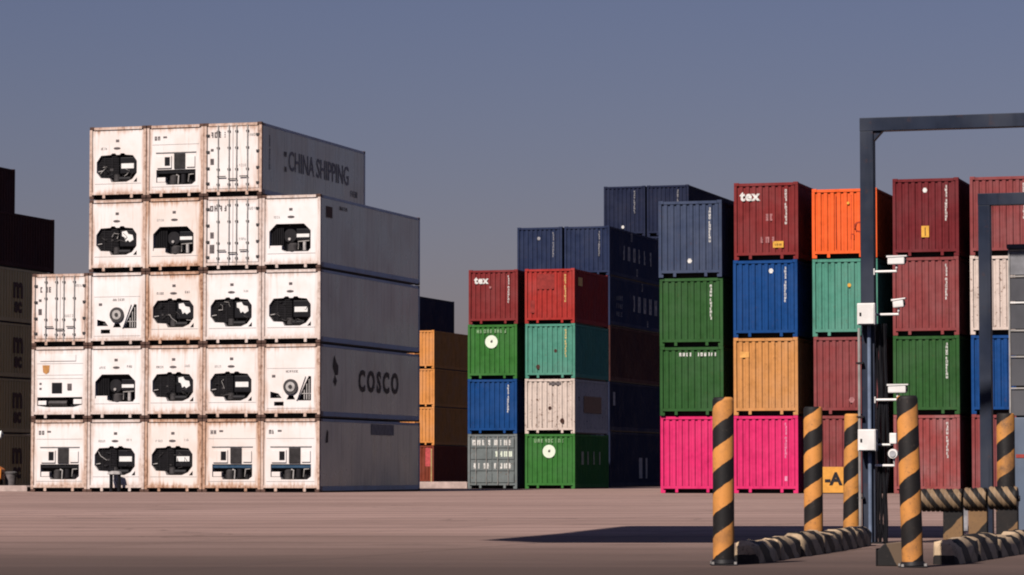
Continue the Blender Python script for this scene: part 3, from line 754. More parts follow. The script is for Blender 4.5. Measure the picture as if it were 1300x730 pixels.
ro, H = colD[3]; serial(ro, H); small_mark(ro, -0.02, H - 0.45); rect_mark(ro, -0.02, 0.92, 0.28, 0.42, YEL, 'yellow_label'); rect_mark(ro, -0.02, 0.92, 0.03, 0.30, MARKR, 'label_print', 0.010)
ro, H = colE[0]; small_mark(ro, 0.14, 2.3)
ro, H = colE[1]; small_mark(ro, 0.28, 1.9)
ro, H = colE[3]; serial(ro, H)

G2 = 'short coloured containers in the middle stacks'
F0 = Vector((-2.08, 149.5, 0)); GG0 = Vector((0.63, 148.7, 0))
colF = stack(F0, [(ST, 'grey', 'grey container door end on the ground with pale worn patches'), (ST, 'blue', 'plain blue container between the grey door end and green'),
        (ST, 'bright_green', 'bright green container with round white emblem, upper left of the two'), (ST, 'maroon', 'small maroon container with white tex lettering, left middle stack')], L20, G2)
colG = stack(GG0, [(ST, 'bright_green', 'bright green container with round white emblem, on the ground'), (ST, 'cream', 'rusty cream container with dented ribs, middle stack'),
        (ST, 'teal', 'teal container beneath the bright red one, middle stack'), (ST, 'red', 'bright red container with darker patch, top of middle stack')], L20, G2)
def emblem(root, z):
    m = MB(); n = 26
    for k in range(n):
        a0, a1 = 2 * math.pi * k / n, 2 * math.pi * (k + 1) / n
        m.prism([(0.05 * math.cos(a0), 0.05 * math.sin(a0)), (0.31 * math.cos(a0), 0.31 * math.sin(a0)), (0.31 * math.cos(a1), 0.31 * math.sin(a1)), (0.05 * math.cos(a1), 0.05 * math.sin(a1))], -0.003, 0.003)
    add('round_emblem', cached(('emb',), lambda: m.mesh('round_emblem')), EMBW, root, Matrix.Translation((-0.05, 0.014, z)))
    rect_mark(root, -0.03, z + 0.02, 0.09, 0.12, MARKG, 'emblem_mark', 0.014)
    glyphs(root, 9, 0.17, -0.05, z + 0.50, plain('pale_green_lettering', (0.26, 0.40, 0.22)), pitch=0.98, weight=0.2)
for ro, H in (colF[2], colG[0]): emblem(ro, 1.76)
ro, H = colF[3]; add('lettering', text_mesh('tex', 0.46, 0.022, 1.12), MARKW, ro, on_front(-0.60, 0.014, 2.08)); serial(ro, H)
rect_mark(ro, -0.15, 1.75, 0.10, 0.10, MATS['pale_red_lettering'])
ro, H = colF[1]; serial(ro, H, MARKW, 0.74)
ro, H = colG[3]; serial(ro, H, plain('pale_yellow_lettering', (0.75, 0.55, 0.2)), 0.72); rect_mark(ro, -0.20, 1.98, 0.85, 0.72, plain('dark_red_patch', (0.26, 0.03, 0.025)), 'repair_patch')
rect_mark(ro, -0.85, 0.8, 0.22, 0.6, MATS['dark_red_patch'], 'repair_patch')
add('sticker', MB().box(-0.35, 0.35, -0.2, 0.2, -0.003, 0.003).mesh('sticker'), YEL, ro, on_side(1.0, 2.0))
ro, H = colG[2]; serial(ro, H, MATS['pale_yellow_lettering'], 0.72); small_mark(ro, 0.26, 1.3, MARKR, 0.09); small_mark(ro, -0.6, 0.55, MARKR, 0.12)
ro, H = colG[1]; rect_mark(ro, 0.25, H - 0.24, 0.6, 0.14, MARKG, 'notice'); small_mark(ro, 0.6, 0.6, MARKR, 0.13); small_mark(ro, 0.0, 1.2, MARKR, 0.10)
add('side_patch', MB().box(-1.6, 1.6, -0.4, 0.4, -0.003, 0.003).mesh('side_patch'), MARKR, ro, on_side(3.2, 1.4))
ro, H = colG[0]; glyphs(ro, 4, 0.62, 2.9, 1.45, plain('dull_green_lettering', (0.30, 0.33, 0.22)), True, pitch=1.7, weight=0.3)
# grey door end: ribbed doors in front of the end panel
ro, H = colF[0]
for s in (-1, 1):
    a, b_ = (0.02, 1.07) if s > 0 else (-1.07, -0.02)
    dm = MB()
    for z0 in (0.30, 0.86, 1.40, 1.94): dm.box(a, b_, -0.020, 0.020, z0, z0 + 0.42)
    dm.box(a + 0.002, b_ - 0.002, 0.010, 0.021, 0.29, 2.42)
    d = add('door', dm.mesh('door'), C['grey'], ro)
    for x in (0.28, 0.80): add('locking_bar', cached(('lbar2',), lambda: MB().tube([(0, 0, 0.2), (0, 0, 2.5)], 0.02, 8).mesh('locking_bar', True)), STEEL, d, Matrix.Translation((s * x, -0.048, 0)))
    for k, z in enumerate((2.18, 1.64, 1.08)):
        if s < 0 and k == 1: continue
        glyphs(d, 4, 0.26, s * 0.54, z, MARKW if (k + s) % 2 else EMBW, y=-0.025, weight=0.40, pitch=0.92)

# navy stacks behind
G3 = 'dark containers in the rear stacks'
N1 = Vector((0.29, 164.7, 0)); N2 = N1 + RX * 2.55
rowsN = [HC, ST, HC, ST, ST]; colsN = ['dark_navy', 'dark_navy', 'brown', 'navy', 'navy']
wh = ['on the ground', 'second from the ground', 'third up', 'fourth up', 'on top']
sN1 = stack(N1, [(h, c, 'dark %s container %s, directly behind the red middle stack' % ('brown' if c == 'brown' else 'navy', t)) for h, c, t in zip(rowsN, colsN, wh)], L40, G3)
sN2 = stack(N2, [(h, c, 'dark %s container %s, long shaded side left of the slate stack' % ('brown' if c == 'brown' else 'navy', t)) for h, c, t in zip(rowsN, colsN, wh)], L40, G3)
M1 = Vector((5.23, 179.6, 0)); M2 = M1 + RX * 2.54
sM1 = stack(M1, [(h, 'dark_navy', 'navy container %s, tallest rear stack, left column' % t) for h, t in zip([HC, HC, HC, HC, ST, HC], ['on the ground', 'second up', 'third up', 'fourth up', 'fifth up', 'topmost'])], L40, G3)
sM2 = stack(M2, [(h, 'dark_navy', 'navy container %s, tallest rear stack, right column' % t) for h, t in zip([HC, HC, HC, HC, ST, HC], ['on the ground', 'second up', 'third up', 'fourth up', 'fifth up', 'topmost'])], L40, G3)
ro, H = sN1[4]; serial(ro, H, MARKDIM, 0.70); small_mark(ro, -0.05, H - 0.6, MARKDIM)
ro, H = sN2[4]; serial(ro, H, MARKDIM, 0.62)
glyphs(ro, 6, 0.75, 5.6, 1.35, MARKDIM, True, pitch=1.5, weight=0.24); glyphs(ro, 1, 0.45, 4.5, 2.25, MARKDIM, True); glyphs(ro, 1, 0.4, 5.6, 0.45, MARKDIM, True)
ro, H = sN2[3]; glyphs(ro, 5, 0.85, 7.2, 1.35, MARKDIM, True, pitch=1.4, weight=0.24); glyphs(ro, 1, 0.4, 6.6, 2.3, MARKDIM, True); glyphs(ro, 1, 0.35, 7.8, 0.4, MARKDIM, True)
for k in range(3): glyphs(ro, 4, 0.24, 1.9, 1.5 - k * 0.42, MARKDIM, True, pitch=1.4)
ro, H = sN2[1]; glyphs(ro, 1, 0.7, 0.9, 1.7, MARKDIM, True, weight=0.3)
ro, H = sN2[0]; glyphs(ro, 2, 1.1, 7.0, 1.0, MARKDIM, True, pitch=1.3, weight=0.3)
ro, H = sM1[5]; serial(ro, H, MARKDIM, 0.55); small_mark(ro, -0.10, 0.55, MARKW)
ro, H = sM2[5]; serial(ro, H, MARKDIM, 0.55)

# ochre stack far behind, and the wall of containers at the left edge
def logo_m(root, y, z, s=1.0, mat=MARKR):
    add('lettering', text_mesh('m', 1.5 * s, 0.05), mat, root, on_side(y, z + 0.32 * s)); add('lettering', text_mesh('sc', 1.0 * s, 0.05), mat, root, on_side(y, z - 0.55 * s))
P0 = Vector((-5.27, 213.0, 0)) - RX * W
sP = stack(P0, [(ST, 'rust', 'rust red container on the ground under ochre ones, far behind'), (ST, 'beige', 'ochre container second from the ground, far behind the white stack'),
        (ST, 'beige', 'ochre container third up, far behind the white stack'), (ST, 'beige', 'ochre container on top of the far stack')], L40, G3)
for ro, H in sP[1:]: logo_m(ro, 8.2, 1.35)
sQ = stack(P0 - RX * 2.52, [(ST, 'dark_navy', 'dark navy container %s, far stack behind the white stack' % t) for t in ('on the ground', 'second up', 'third up', 'fourth up', 'topmost')], L40, G3)
LB = Vector((-22.1, 152.0, 0)) - AX * L40 - RX * W
sL = stack(LB, [(ST, 'ochre', 'dull ochre container %s, left edge behind the white stack' % t) for t in ('on the ground', 'second up', 'third up', 'fourth up')] +
        [(ST, 'brown', 'dark brown container on top of dull ochre ones at left edge')], L40, G3)
for ro, H in sL[1:4]: logo_m(ro, 8.2, 1.35, 0.95)
logo_m(sL[0][0], 8.2, 1.35, 0.95)
sL2 = stack(LB - RX * 2.56 + AX * 0.8, [(ST, 'brown', 'dark brown container %s, outermost left column' % t) for t in ('on the ground', 'second up', 'third up', 'fourth up', 'fifth up', 'topmost')], L40, G3)

# ------------------------------------------------------------------ gate: bollards
BOLM = striped('hazard_helix', 'helix', period=0.37, phase=0.89, grime=0.55)
BOLD = striped('hazard_helix_dirty', 'helix', yellow=(0.56, 0.24, 0.055), period=0.40, phase=0.91, grime=0.85)
BOLF = striped('hazard_helix_front', 'helix', period=0.36, phase=0.10, grime=0.55)
def bollard(x, y, label, mat, h=1.44, r=0.092, tilt=(0, 0), rz=0.0, plate=False):
    root = empty('striped_bollard', (x, y, 0), rz, tilt); tag(root, label, 'bollard', 'yellow and black bollards at the gate island')
    m = MB().tube([(0, 0, 0.012), (0, 0, h - 0.03), (0, 0, h - 0.008), (0, 0, h)], [r, r, r * 0.93, r * 0.8], 28)
    add('post', m.mesh('post', True), mat, root)
    add('base_plate', MB().box(-0.112, 0.112, -0.112, 0.112, 0.0, 0.012).mesh('base_plate', bevel=0.004), DARKST, root)
    add('weld_collar', MB().tube([(0, 0, 0.018), (0, 0, 0.05)], [r + 0.02, r + 0.006], 24).mesh('weld_collar', True), DARKST, root)
    for sx in (-1, 1):
        for sy in (-1, 1): add('anchor_bolt', cached(('bolt',), lambda: MB().tube([(0, 0, 0.018), (0, 0, 0.05)], 0.014, 6).mesh('anchor_bolt')), STEEL, root, Matrix.Translation((sx * 0.096, sy * 0.096, -0.018)))
    return root
bollard(1.815, 27.1, 'bright striped bollard in front of the pink containers, nearest on the left', BOLM)
bollard(3.15, 33.0, 'striped bollard behind the kerb, right of the second pink container', BOLM, 1.48, 0.099, rz=0.0)
bollard(3.80, 35.4, 'striped bollard with grimy top just left of the gate post', BOLD, 1.45, 0.094, tilt=(0, R(1.0)), rz=0.0)
bollard(3.36, 26.5, 'leaning striped bollard in the foreground right of the gate post', BOLF, 1.44, 0.090, tilt=(0, R(-1.6)), rz=0.0)
bollard(5.40, 34.5, 'grimy striped bollard behind the ribbed barrier at far right', BOLD, 1.44, 0.099, rz=2.26)

# ------------------------------------------------------------------ gate: striped kerbs
KERB = striped('hazard_kerb', 'bands', yellow=(0.52, 0.38, 0.24), period=0.62, slope=2.0, grime=0.75)
def kerb(p0, p1, n, label, seed):
    r = random.Random(seed); p0 = Vector(p0); p1 = Vector(p1); d = p1 - p0; ln = d.length; yaw = math.atan2(d.y, d.x)
    root = empty('striped_kerb', (p0.x, p0.y, 0), yaw); tag(root, label, 'kerb', 'striped kerbs of the gate island')
    sl = ln / n
    for k in range(n):
        hgt = 0.215 + r.uniform(-0.03, 0.02); l2 = sl - r.uniform(0.02, 0.06)
        m = MB(); N = 8; prof = []
        hw = 0.105
        prof = [(-hw, 0.0), (-hw, hgt * 0.60), (-hw * 0.82, hgt * 0.86), (-hw * 0.40, hgt), (hw * 0.40, hgt), (hw * 0.82, hgt * 0.86), (hw, hgt * 0.60), (hw, 0.0)]
        xs = [(0.0, 0.84), (0.035, 1.0)] + [(l2 * q / 6, 1.0 + r.uniform(-0.04, 0.03)) for q in range(1, 6)] + [(l2 - 0.035, 1.0), (l2, 0.82)]
        rings = []
        for x, s in xs:
            i = len(m.v); m.v += [(x, a * s + r.uniform(-0.010, 0.010), b_ * (s if b_ > 0 else 1) + (r.uniform(-0.014, 0.010) if b_ > 0 else 0)) for a, b_ in prof]; rings.append(i)
        for q in range(len(rings) - 1):
            for j in range(N): m.f.append((rings[q] + j, rings[q] + (j + 1) % N, rings[q + 1] + (j + 1) % N, rings[q + 1] + j))
        m.f += [tuple(rings[0] + j for j in range(N)), tuple(rings[-1] + j for j in reversed(range(N)))]
        add('kerb_block', m.mesh('kerb_block', True), KERB, root, Matrix.Translation((k * sl + 0.02, r.uniform(-0.015, 0.015), 0)) @ Matrix.Rotation(r.uniform(-0.02, 0.02), 4, 'Z'))
kerb((2.02, 27.5, 0), (3.86, 34.5, 0), 6, 'low striped kerb running from the left bollard towards the gate post', 3)
kerb((3.72, 27.3, 0), (5.55, 32.9, 0), 5, 'low striped kerb in front of the ribbed barrier', 5)
# stub of kerb beside the leaning bollard
root = empty('kerb_stub', (3.22, 26.95, 0), -TH); tag(root, 'dark block at the foot of the leaning bollard', 'block')
add('block', MB().prism([(-0.09, 0.0), (0.13, 0.0), (0.13, 0.21), (-0.03, 0.19), (-0.09, 0.13)], -0.10, 0.14).mesh('block', bevel=0.008), striped('hazard_stub', 'bands', yellow=(0.12, 0.08, 0.05), period=0.34, slope=0.5, grime=0.9), root)
add('angle_iron', MB().box(-0.10, -0.092, -0.11, 0.15, 0.0, 0.15).box(0.132, 0.14, -0.11, 0.15, 0.0, 0.22).mesh('angle_iron'), DARKST, root)

# ------------------------------------------------------------------ gate: frames
FR = paint('gate_blue_grey', (0.022, 0.029, 0.050), 0.10, 0.10, 0.4)
def portal(x, y, h, span, label, s=0.15, gusset=True):
    root = empty('gate_portal', (x, y, 0), -TH); tag(root, label, 'gate portal', 'steel gate portals over the lanes')
    hs = s / 2
    for px in (0, span):
        p = add('post', cached(('gpost', h, s), lambda: MB().box(-hs, hs, -hs, hs, 0.02, h - s - 0.001).mesh('post', bevel=0.006)), FR, root, Matrix.Translation((px, 0, 0)))
        bp = add('base_plate', cached(('gbase',), lambda: MB().box(-0.17, 0.17, -0.17, 0.17, 0.0, 0.02).mesh('base_plate')), DARKST, root, Matrix.Translation((px, 0, 0)))
    add('beam', MB().box(-hs - 0.002, span + hs + 0.002, -hs - 0.002, hs + 0.002, h - s, h).mesh('beam', bevel=0.006), FR, root)
    if gusset:
        for px, sg in ((hs, 1), (span - hs, -1)):
            add('gusset', MB().prism([(px, h - s - 0.002), (px + sg * 0.10, h - s - 0.002), (px, h - s - 0.11)], -0.05, 0.05).mesh('gusset'), FR, root)
    return root
portal(3.99, 35.2, 4.76, 7.5, 'tall dark blue gate frame carrying boxes and cameras')
portal(5.96, 39.6, 4.30, 7.5, 'lower dark blue gate frame at far right behind the tall one', gusset=False)
GP = Vector((3.99, 35.2, 0))
def gate_pt(rx, ay, z): return Vector((GP.x, GP.y, z)) + RX * rx + AX * ay
# conduits strapped to the post
root = empty('cable_conduit', gate_pt(-0.06, -0.115, 0), -TH); tag(root, 'thin grey conduit running down the front of the gate post', 'conduit')
add('pipe', MB().tube([(-0.03, 0, 0.0), (-0.025, -0.02, 0.35), (-0.03, 0, 0.75), (-0.03, 0, 2.40)], 0.016, 8).mesh('pipe', True), STEEL, root)
for z in (0.5, 1.4, 2.0): add('strap', cached(('strap',), lambda: MB().box(-0.06, 0.02, -0.02, 0.03, 0, 0.02).mesh('strap')), DARKST, root, Matrix.Translation((0, 0, z)))
root = empty('cable_bundle', gate_pt(0.14, -0.02, 0), -TH); tag(root, 'dark bundle of cables on the right of the gate post', 'cables')
for k in range(5):
    r = random.Random(k); x0 = -0.04 + 0.025 * k
    pts = [(x0 + r.uniform(-.02, .02) , r.uniform(-.03, .03) , z) for z in (0.0, 0.25, 0.55, 0.9, 1.3, 1.7, 2.1, 2.45)]
    add('cable', MB().tube(pts, 0.017, 7).mesh('cable', True), BLACK, root)
add('blue_pipe', MB().tube([(-0.115, -0.10, 0.0), (-0.115, -0.10, 2.44)], 0.022, 10).mesh('blue_pipe', True), plain('pale_blue_pipe', (0.16, 0.20, 0.28), 0.35), root)
# concrete pad
root = add('gate_pad', MB().box(-0.38, 0.42, -0.32, 0.36, -0.05, 0.004).mesh('gate_pad'), plain('pad_concrete', (0.26, 0.19, 0.165), 0.9), None, Matrix.Translation(gate_pt(0, 0, 0)) @ Matrix.Rotation(-TH, 4, 'Z'))
root['kind'] = 'structure'
WBOX = plain('white_box_paint', (0.80, 0.77, 0.74), 0.4, 0, 0.12)
def cabinet(rx, z, label):
    root = empty('control_cabinet', gate_pt(rx, -0.22, z), -TH); tag(root, label, 'cabinet', 'white control boxes on the gate post')
    add('casing', MB().box(-0.10, 0.10, -0.06, 0.075, -0.12, 0.12).mesh('casing', bevel=0.008), WBOX, root)
    d = add('door', MB().box(-0.09, 0.09, -0.070, -0.0605, -0.11, 0.11).mesh('door', bevel=0.003), WBOX, root)
    add('lock', MB().box(-0.07, -0.05, -0.078, -0.071, -0.02, 0.015).mesh('lock'), BLACK, d)
    add('bracket', MB().box(-0.03, 0.03, 0.0755, 0.135, -0.08, 0.08).mesh('bracket'), DARKST, root)
cabinet(0.02, 2.55, 'white control box fixed high on the gate post')
cabinet(0.02, 1.15, 'white control box fixed low on the gate post')
def camera_unit(rx, z, ln, label, yaw=0.0, arm=True, hh=0.09):
    root = empty('surveillance_camera', gate_pt(0.075, -0.05, z), -TH); tag(root, label, 'camera', 'white cameras on the gate post')
    body = add('housing', MB().box(-ln / 2, ln / 2, -0.045, 0.045, -hh / 2, hh / 2).mesh('housing', bevel=0.012), WBOX, root, Matrix.Translation((rx, -0.05, 0.12)) @ Matrix.Rotation(yaw, 4, 'Y'))
    add('sun_hood', MB().prism([(-ln / 2 - 0.01, hh / 2 - 0.012), (ln / 2 + 0.025, hh / 2 - 0.004), (ln / 2 + 0.03, hh / 2 + 0.008), (-ln / 2 - 0.01, hh / 2 + 0.008)], -0.052, 0.052).mesh('sun_hood'), WBOX, body)
    add('lens', MB().tube([(ln / 2 + 0.001, 0, 0), (ln / 2 + 0.012, 0, 0)], 0.03, 14).mesh('lens'), BLACK, body)
    add('arm', MB().tube([(0.0, -0.02, 0), (rx - 0.0, -0.04, 0.0), (rx, -0.05, 0.035), (rx, -0.05, 0.115 - hh / 2)], 0.014, 8).mesh('arm', True), WBOX, root)
    add('wall_plate', MB().box(0.001, 0.012, -0.05, 0.03, -0.035, 0.035).mesh('wall_plate'), WBOX, root)
camera_unit(0.26, 3.03, 0.19, 'topmost white camera on the gate post')
camera_unit(0.28, 2.55, 0.12, 'short white camera level with the upper control box', R(-6))
camera_unit(0.26, 1.60, 0.20, 'long white camera just above the leaning bollard')
root = empty('camera_dome', gate_pt(0.075, -0.05, 1.0), -TH); tag(root, 'white round lamp on the gate post beside the lower control box', 'lamp')
add('globe', disc(0.055, -0.10, -0.03, 0.21, 0.0, 20).mesh('globe', True, 0.012), WBOX, root)
add('glass', disc(0.036, -0.108, -0.101, 0.21, 0.0, 18).mesh('glass', True), plain('grey_glass', (0.4, 0.4, 0.42), 0.2), root)
add('arm', MB().tube([(0.0, -0.02, -0.13), (0.22, -0.05, -0.13), (0.22, -0.06, -0.05)], 0.014, 8).mesh('arm', True), WBOX, root)
root = empty('floodlight', gate_pt(0.075, -0.05, 1.17), -TH); tag(root, 'small white spotlight above the round lamp on the gate post', 'lamp')
add('housing', MB().box(0.17, 0.25, -0.08, -0.01, -0.06, 0.06).mesh('housing', bevel=0.012), WBOX, root)
add('arm', MB().tube([(0.0, -0.02, -0.07), (0.20, -0.04, -0.07), (0.20, -0.04, -0.055)], 0.013, 8).mesh('arm', True), WBOX, root)

# ------------------------------------------------------------------ gate: ribbed barrier
BRIB = striped('hazard_barrier', 'bands', yellow=(0.26, 0.175, 0.10), period=0.13, slope=0.8, grime=0.75)  # darker, duller yellow than on the bollards, mottled by noise
BLEG = striped('hazard_barrier_leg', 'bands', yellow=(0.22, 0.125, 0.055), period=0.62, slope=-1.0, grime=0.7, phase=0.15)
bp = Vector((4.20, 32.35, 0))
root = empty('ribbed_barrier', bp, -TH); tag(root, 'low dull barrier with ribbed rollers and striped legs', 'barrier')
for k, (x0, x1) in enumerate(((0.0, 0.42), (0.44, 0.67), (0.69, 0.98))):
    m = MB(); n = int((x1 - x0) / 0.045); pts = []; rs = []
    for q in range(n):
        xx = x0 + (x1 - x0) * q / n; dx = (x1 - x0) / n
        for f, rr in ((0.0, 0.109), (0.22, 0.118), (0.7, 0.118), (0.95, 0.109)): pts.append((xx + f * dx, 0, 0.51 + 0.012 * k)); rs.append(rr)
    add('roller', m.tube(pts, rs, 20).mesh('roller', True), BRIB, root)
for x0, x1 in ((0.22, 0.42), (0.48, 0.67), (0.76, 0.98)):
    add('leg', MB().box(x0, x1, -0.04, 0.06, 0.03, 0.44).mesh('leg', bevel=0.01), BLEG, root)
    add('foot', MB().box(x0 - 0.01, x1 + 0.01, -0.16, 0.18, 0.0, 0.028).mesh('foot'), DARKST, root)
add('axle', MB().tube([(-0.03, 0, 0.51), (1.0, 0, 0.53)], 0.03, 10).mesh('axle', True), DARKST, root)
add('white_tag', MB().box(0.435, 0.475, -0.05, -0.045, 0.20, 0.42).mesh('white_tag'), MARKDIM, root)

# ------------------------------------------------------------------ gate: booth at the right edge
BO = Vector((5.70, 36.0, 0))
root = empty('gate_booth', BO, -TH); tag(root, 'grey slatted gate booth with blue grey lower panel at the right edge', 'booth')
BG = paint('booth_blue_grey', (0.115, 0.145, 0.20), 0.15, 0.12); BD = paint('booth_dark_grey', (0.085, 0.085, 0.095), 0.1, 0.1)
add('lower_panel', MB().box(0.03, 2.2, 0.0, 1.8, 0.02, 1.42).mesh('lower_panel', bevel=0.01), BG, root)
add('core', MB().box(0.05, 2.18, 0.06, 1.74, 1.422, 3.25).mesh('core'), BD, root)
for k, (z0, z1) in enumerate(((1.44, 1.74), (1.78, 2.10), (2.13, 2.40), (2.43, 2.72), (2.75, 3.02), (3.05, 3.32))):
    add('slat', MB().box(0.0, 2.2, 0.015, 0.055, z0, z1).mesh('slat', bevel=0.006), BD if k < 5 else plain('booth_grey', (0.21, 0.21, 0.225)), root)
    add('slat_edge', MB().box(0.0, 2.2, 0.0, 0.05, z1 + 0.004, z1 + 0.022).mesh('slat_edge'), LABELW if k == 3 else STEEL, root)
add('corner_trim', MB().box(-0.02, -0.002, 0.0, 0.06, 1.43, 3.34).mesh('corner_trim'), STEEL, root)
add('roof', MB().box(-0.03, 2.25, -0.04, 1.82, 3.345, 3.40).mesh('roof', bevel=0.01), BD, root)
add('red_stripe', MB().box(0.05, 2.15, -0.005, 0.0, 0.96, 1.0).mesh('red_stripe'), plain('red_stripe', (0.3, 0.05, 0.04)), root)

# made-up canopy added out of view, outline traced back from the wanted shadow
cx, cy = math.sin(SUN_AZ) / math.tan(SUN_EL), math.cos(SUN_AZ) / math.tan(SUN_EL); CH = 8.0
sh = [(-0.35, 37.0), (0.35, 35.7), (3.3, 35.7), (4.0, 38.2), (5.3, 38.2), (6.9, 46.6), (1.65, 46.6), (0.6, 41.0)]
pl = [(x - cx * CH, y - cy * CH) for x, y in sh]
m = MB(); n = len(pl)
m.v = [(x, y, CH) for x, y in pl] + [(x, y, CH + 0.25) for x, y in pl]
m.f = [tuple(range(n)), tuple(n + k for k in reversed(range(n)))] + [(k, n + k, n + (k + 1) % n, (k + 1) % n) for k in range(n)]
root = empty('shadow_caster', (9.5, 38.0, 0)); tag(root, 'unseen added flat canopy casting the long shadow on the yard', 'caster')
Mi = Matrix.Translation((-9.5, -38.0, 0))
add('roof', m.mesh('roof'), plain('caster_grey', (0.3, 0.3, 0.3)), root, Mi)  # unseen slab shaped to throw the yard shadow
for y in (33.6, 38.2):  # arms and columns made up to carry the unseen slab
    add('arm', MB().box(0.0, 10.0, -0.06, 0.06, CH + 0.255, CH + 0.42).mesh('arm'), STEEL, root, Mi @ Matrix.Translation((0.0, y, 0)))
    add('column', cached(('ccol',), lambda: MB().box(0.0, 0.3, -0.15, 0.15, 0, CH + 0.5).mesh('column')), STEEL, root, Mi @ Matrix.Translation((10.0, y, 0)))

# ------------------------------------------------------------------ small things in the yard
root = empty('row_sign', (11.78, 115.95, 0), -TH); tag(root, 'orange sign with a black letter A in front of brick red container', 'sign')
add('board', MB().box(-0.40, 0.40, 0.0, 0.05, 0.03, 0.98).mesh('board', bevel=0.01), plain('sign_orange', (0.70, 0.32, 0.06), 0.6, 0, 0.12), root)
add('lettering', text_mesh('-A', 0.62, 0.03), MARKD, root, on_front(0.02, -0.004, 0.52))
for s in (-1, 1): add('leg', MB().box(s * 0.3 - 0.03, s * 0.3 + 0.03, 0.052, 0.32, 0.0, 0.03).mesh('leg'), DARKST, root)
add('bottom_edge', MB().box(-0.40, 0.40, -0.003, 0.049, 0.0, 0.028).mesh('bottom_edge'), DARKST, root)

# power stand in front of the second column
pp = rbase(2) - AX * 0.35
root = empty('power_stand', (pp.x + 0.13, pp.y, 0), -TH); tag(root, 'dark two legged power stand with pale top before white container', 'stand')
for x in (-0.17, 0.17): add('leg', MB().tube([(x, 0, 0), (x, 0, 0.72)], 0.07, 10).mesh('leg', True), BLACK, root)
add('top', MB().prism([(-0.30, 0.70), (0.26, 0.70), (0.22, 0.79), (0.05, 0.83), (-0.12, 0.83), (-0.26, 0.78)], -0.12, 0.12).mesh('top', bevel=0.01), PALEM, root)
add('cable', MB().tube([(0.0, -0.02, 0.70), (0.03, -0.04, 0.45), (0.10, -0.02, 0.3), (0.17, -0.06, 0.02)], 0.03, 8).mesh('cable', True), BLACK, root)
add('rear_panel', MB().box(-0.28, -0.10, 0.06, 0.12, 0.72, 0.98).mesh('rear_panel'), BLACK, root)

CONC = plain('pale_concrete', (0.50, 0.38, 0.34), 0.9, 0, 0.2, 3)
def slab(loc, w_, d_, h_, label):
    o = add('concrete_block', MB().prism([(-w_ / 2, 0), (w_ / 2, 0), (w_ / 2, h_ * 0.75), (w_ / 2 - 0.06, h_), (-w_ / 2 + 0.06, h_), (-w_ / 2, h_ * 0.75)], -d_ / 2, d_ / 2).mesh('concrete_block', bevel=0.012), CONC, None, Matrix.Translation(loc) @ Matrix.Rotation(-TH, 4, 'Z'))
    tag(o, label, 'concrete block', 'low concrete blocks on the yard')
slab((-3.3, 153.5, 0), 2.5, 0.5, 0.32, 'low pale concrete block between the white stack and grey door end')
slab((-20.3, 129.0, 0), 1.3, 0.5, 0.24, 'low pale concrete block left of the white stack')
root = empty('waste_bin', (-20.9, 131.6 , 0), 0); tag(root, 'grey waste bin at the left edge before ochre containers', 'bin')
bx = MB(); i = 0
bx.tube([(0, 0, 0.02), (0, 0, 0.72)], [0.21, 0.25], 16); add('body', bx.mesh('body', True), plain('bin_grey', (0.16, 0.14, 0.14)), root)
add('lid', MB().tube([(0, 0, 0.722), (0, 0, 0.78), (0, 0, 0.82)], [0.27, 0.27, 0.16], 16).mesh('lid', True), plain('bin_grey_lid', (0.12, 0.11, 0.11)), root)

# red board on a pole by the far ochre stack
root = empty('red_sign', (-5.35, 205.0, 0), 0); tag(root, 'small red board on a thin pole before the rust red container', 'sign')
add('pole', MB().tube([(0.12, 0, 0), (0.12, 0, 2.3)], 0.045, 8).mesh('pole', True), plain('pole_yellow', (0.5, 0.36, 0.16)), root)
add('board', MB().box(-0.28, 0.06, -0.03, 0.03, 1.15, 2.35).mesh('board', bevel=0.01), plain('board_red', (0.55, 0.09, 0.09)), root)

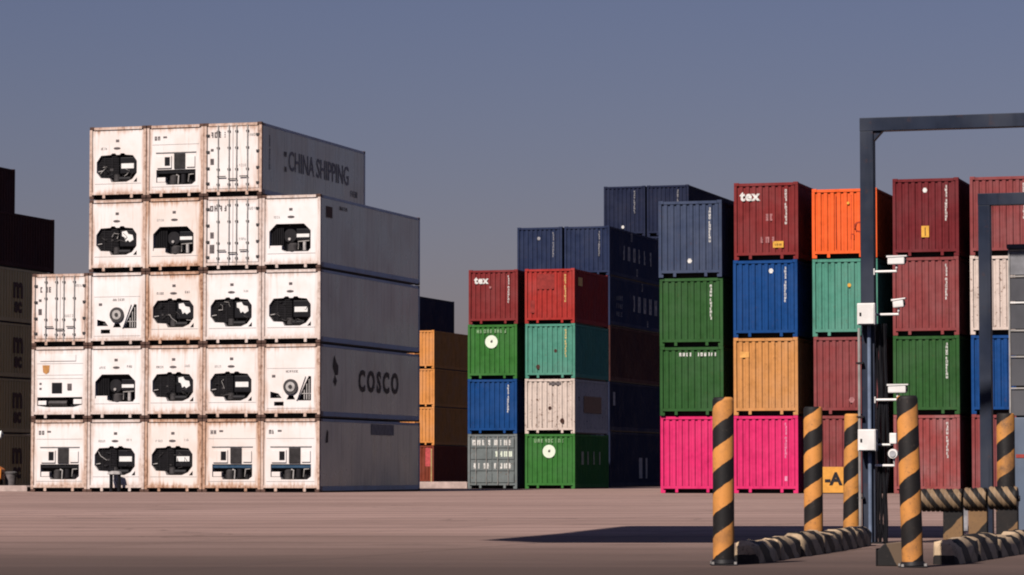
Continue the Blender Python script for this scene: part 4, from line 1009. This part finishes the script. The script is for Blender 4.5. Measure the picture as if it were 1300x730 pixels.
# forklift mostly beyond the left edge of the frame
FX = Vector((-21.19, 131.5, 0))
root = empty('forklift', FX, 0); tag(root, 'orange forklift cut off by the left edge of the frame', 'forklift')
ORG = plain('forklift_orange', (0.72, 0.24, 0.04), 0.45, 0, 0.15)
bm_ = MB().prism([(-2.0, 0.35), (-0.30, 0.35), (-0.02, 0.50), (0.0, 0.90), (-0.25, 1.05), (-1.0, 1.05), (-1.1, 0.9), (-2.0, 0.9)], -0.55, 0.55)
add('body', bm_.mesh('body', bevel=0.04), ORG, root)
for x in (-1.65, -0.42):
    for y in (-0.48, 0.48):
        wl = add('wheel', cached(('fw',), lambda: disc(0.34, -0.12, 0.12, 0, 0, 22).mesh('wheel', True, 0.02)), BLACK, root, Matrix.Translation((x, y, 0.345)))
        add('hub', cached(('fh',), lambda: disc(0.16, -0.13, -0.121, 0, 0, 16).mesh('hub')), ORG, wl)
for x in (-1.35, -0.35):
    for y in (-0.48, 0.48): add('roof_post', cached(('frp',), lambda: MB().box(-0.03, 0.03, -0.03, 0.03, 1.0, 2.1).mesh('roof_post')), DARKST, root, Matrix.Translation((x, y, 0)))
add('roof_guard', MB().box(-1.45, -0.25, -0.55, 0.55, 2.1, 2.16).mesh('roof_guard'), DARKST, root)
add('seat', MB().box(-1.1, -0.6, -0.25, 0.25, 1.06, 1.25).box(-0.72, -0.6, -0.25, 0.25, 1.25, 1.75).mesh('seat'), BLACK, root)
add('mast', MB().box(-2.2, -2.1, -0.4, -0.3, 0.1, 2.4).box(-2.2, -2.1, 0.3, 0.4, 0.1, 2.4).box(-2.2, -2.1, -0.3, 0.3, 2.2, 2.3).mesh('mast'), DARKST, root)
add('fork', MB().box(-3.2, -2.2, -0.35, -0.22, 0.05, 0.1).box(-3.2, -2.2, 0.22, 0.35, 0.05, 0.1).mesh('fork'), DARKST, root)
add('work_lamp', MB().tube([(-0.30, -0.58, 2.32), (0.0, -0.58, 2.32), (0.09, -0.58, 2.32)], [0.10, 0.19, 0.05], 12).mesh('work_lamp', True), WBOX, root)
add('lamp_bracket', MB().box(-0.29, -0.23, -0.60, -0.552, 2.1, 2.30).mesh('lamp_bracket'), DARKST, root)
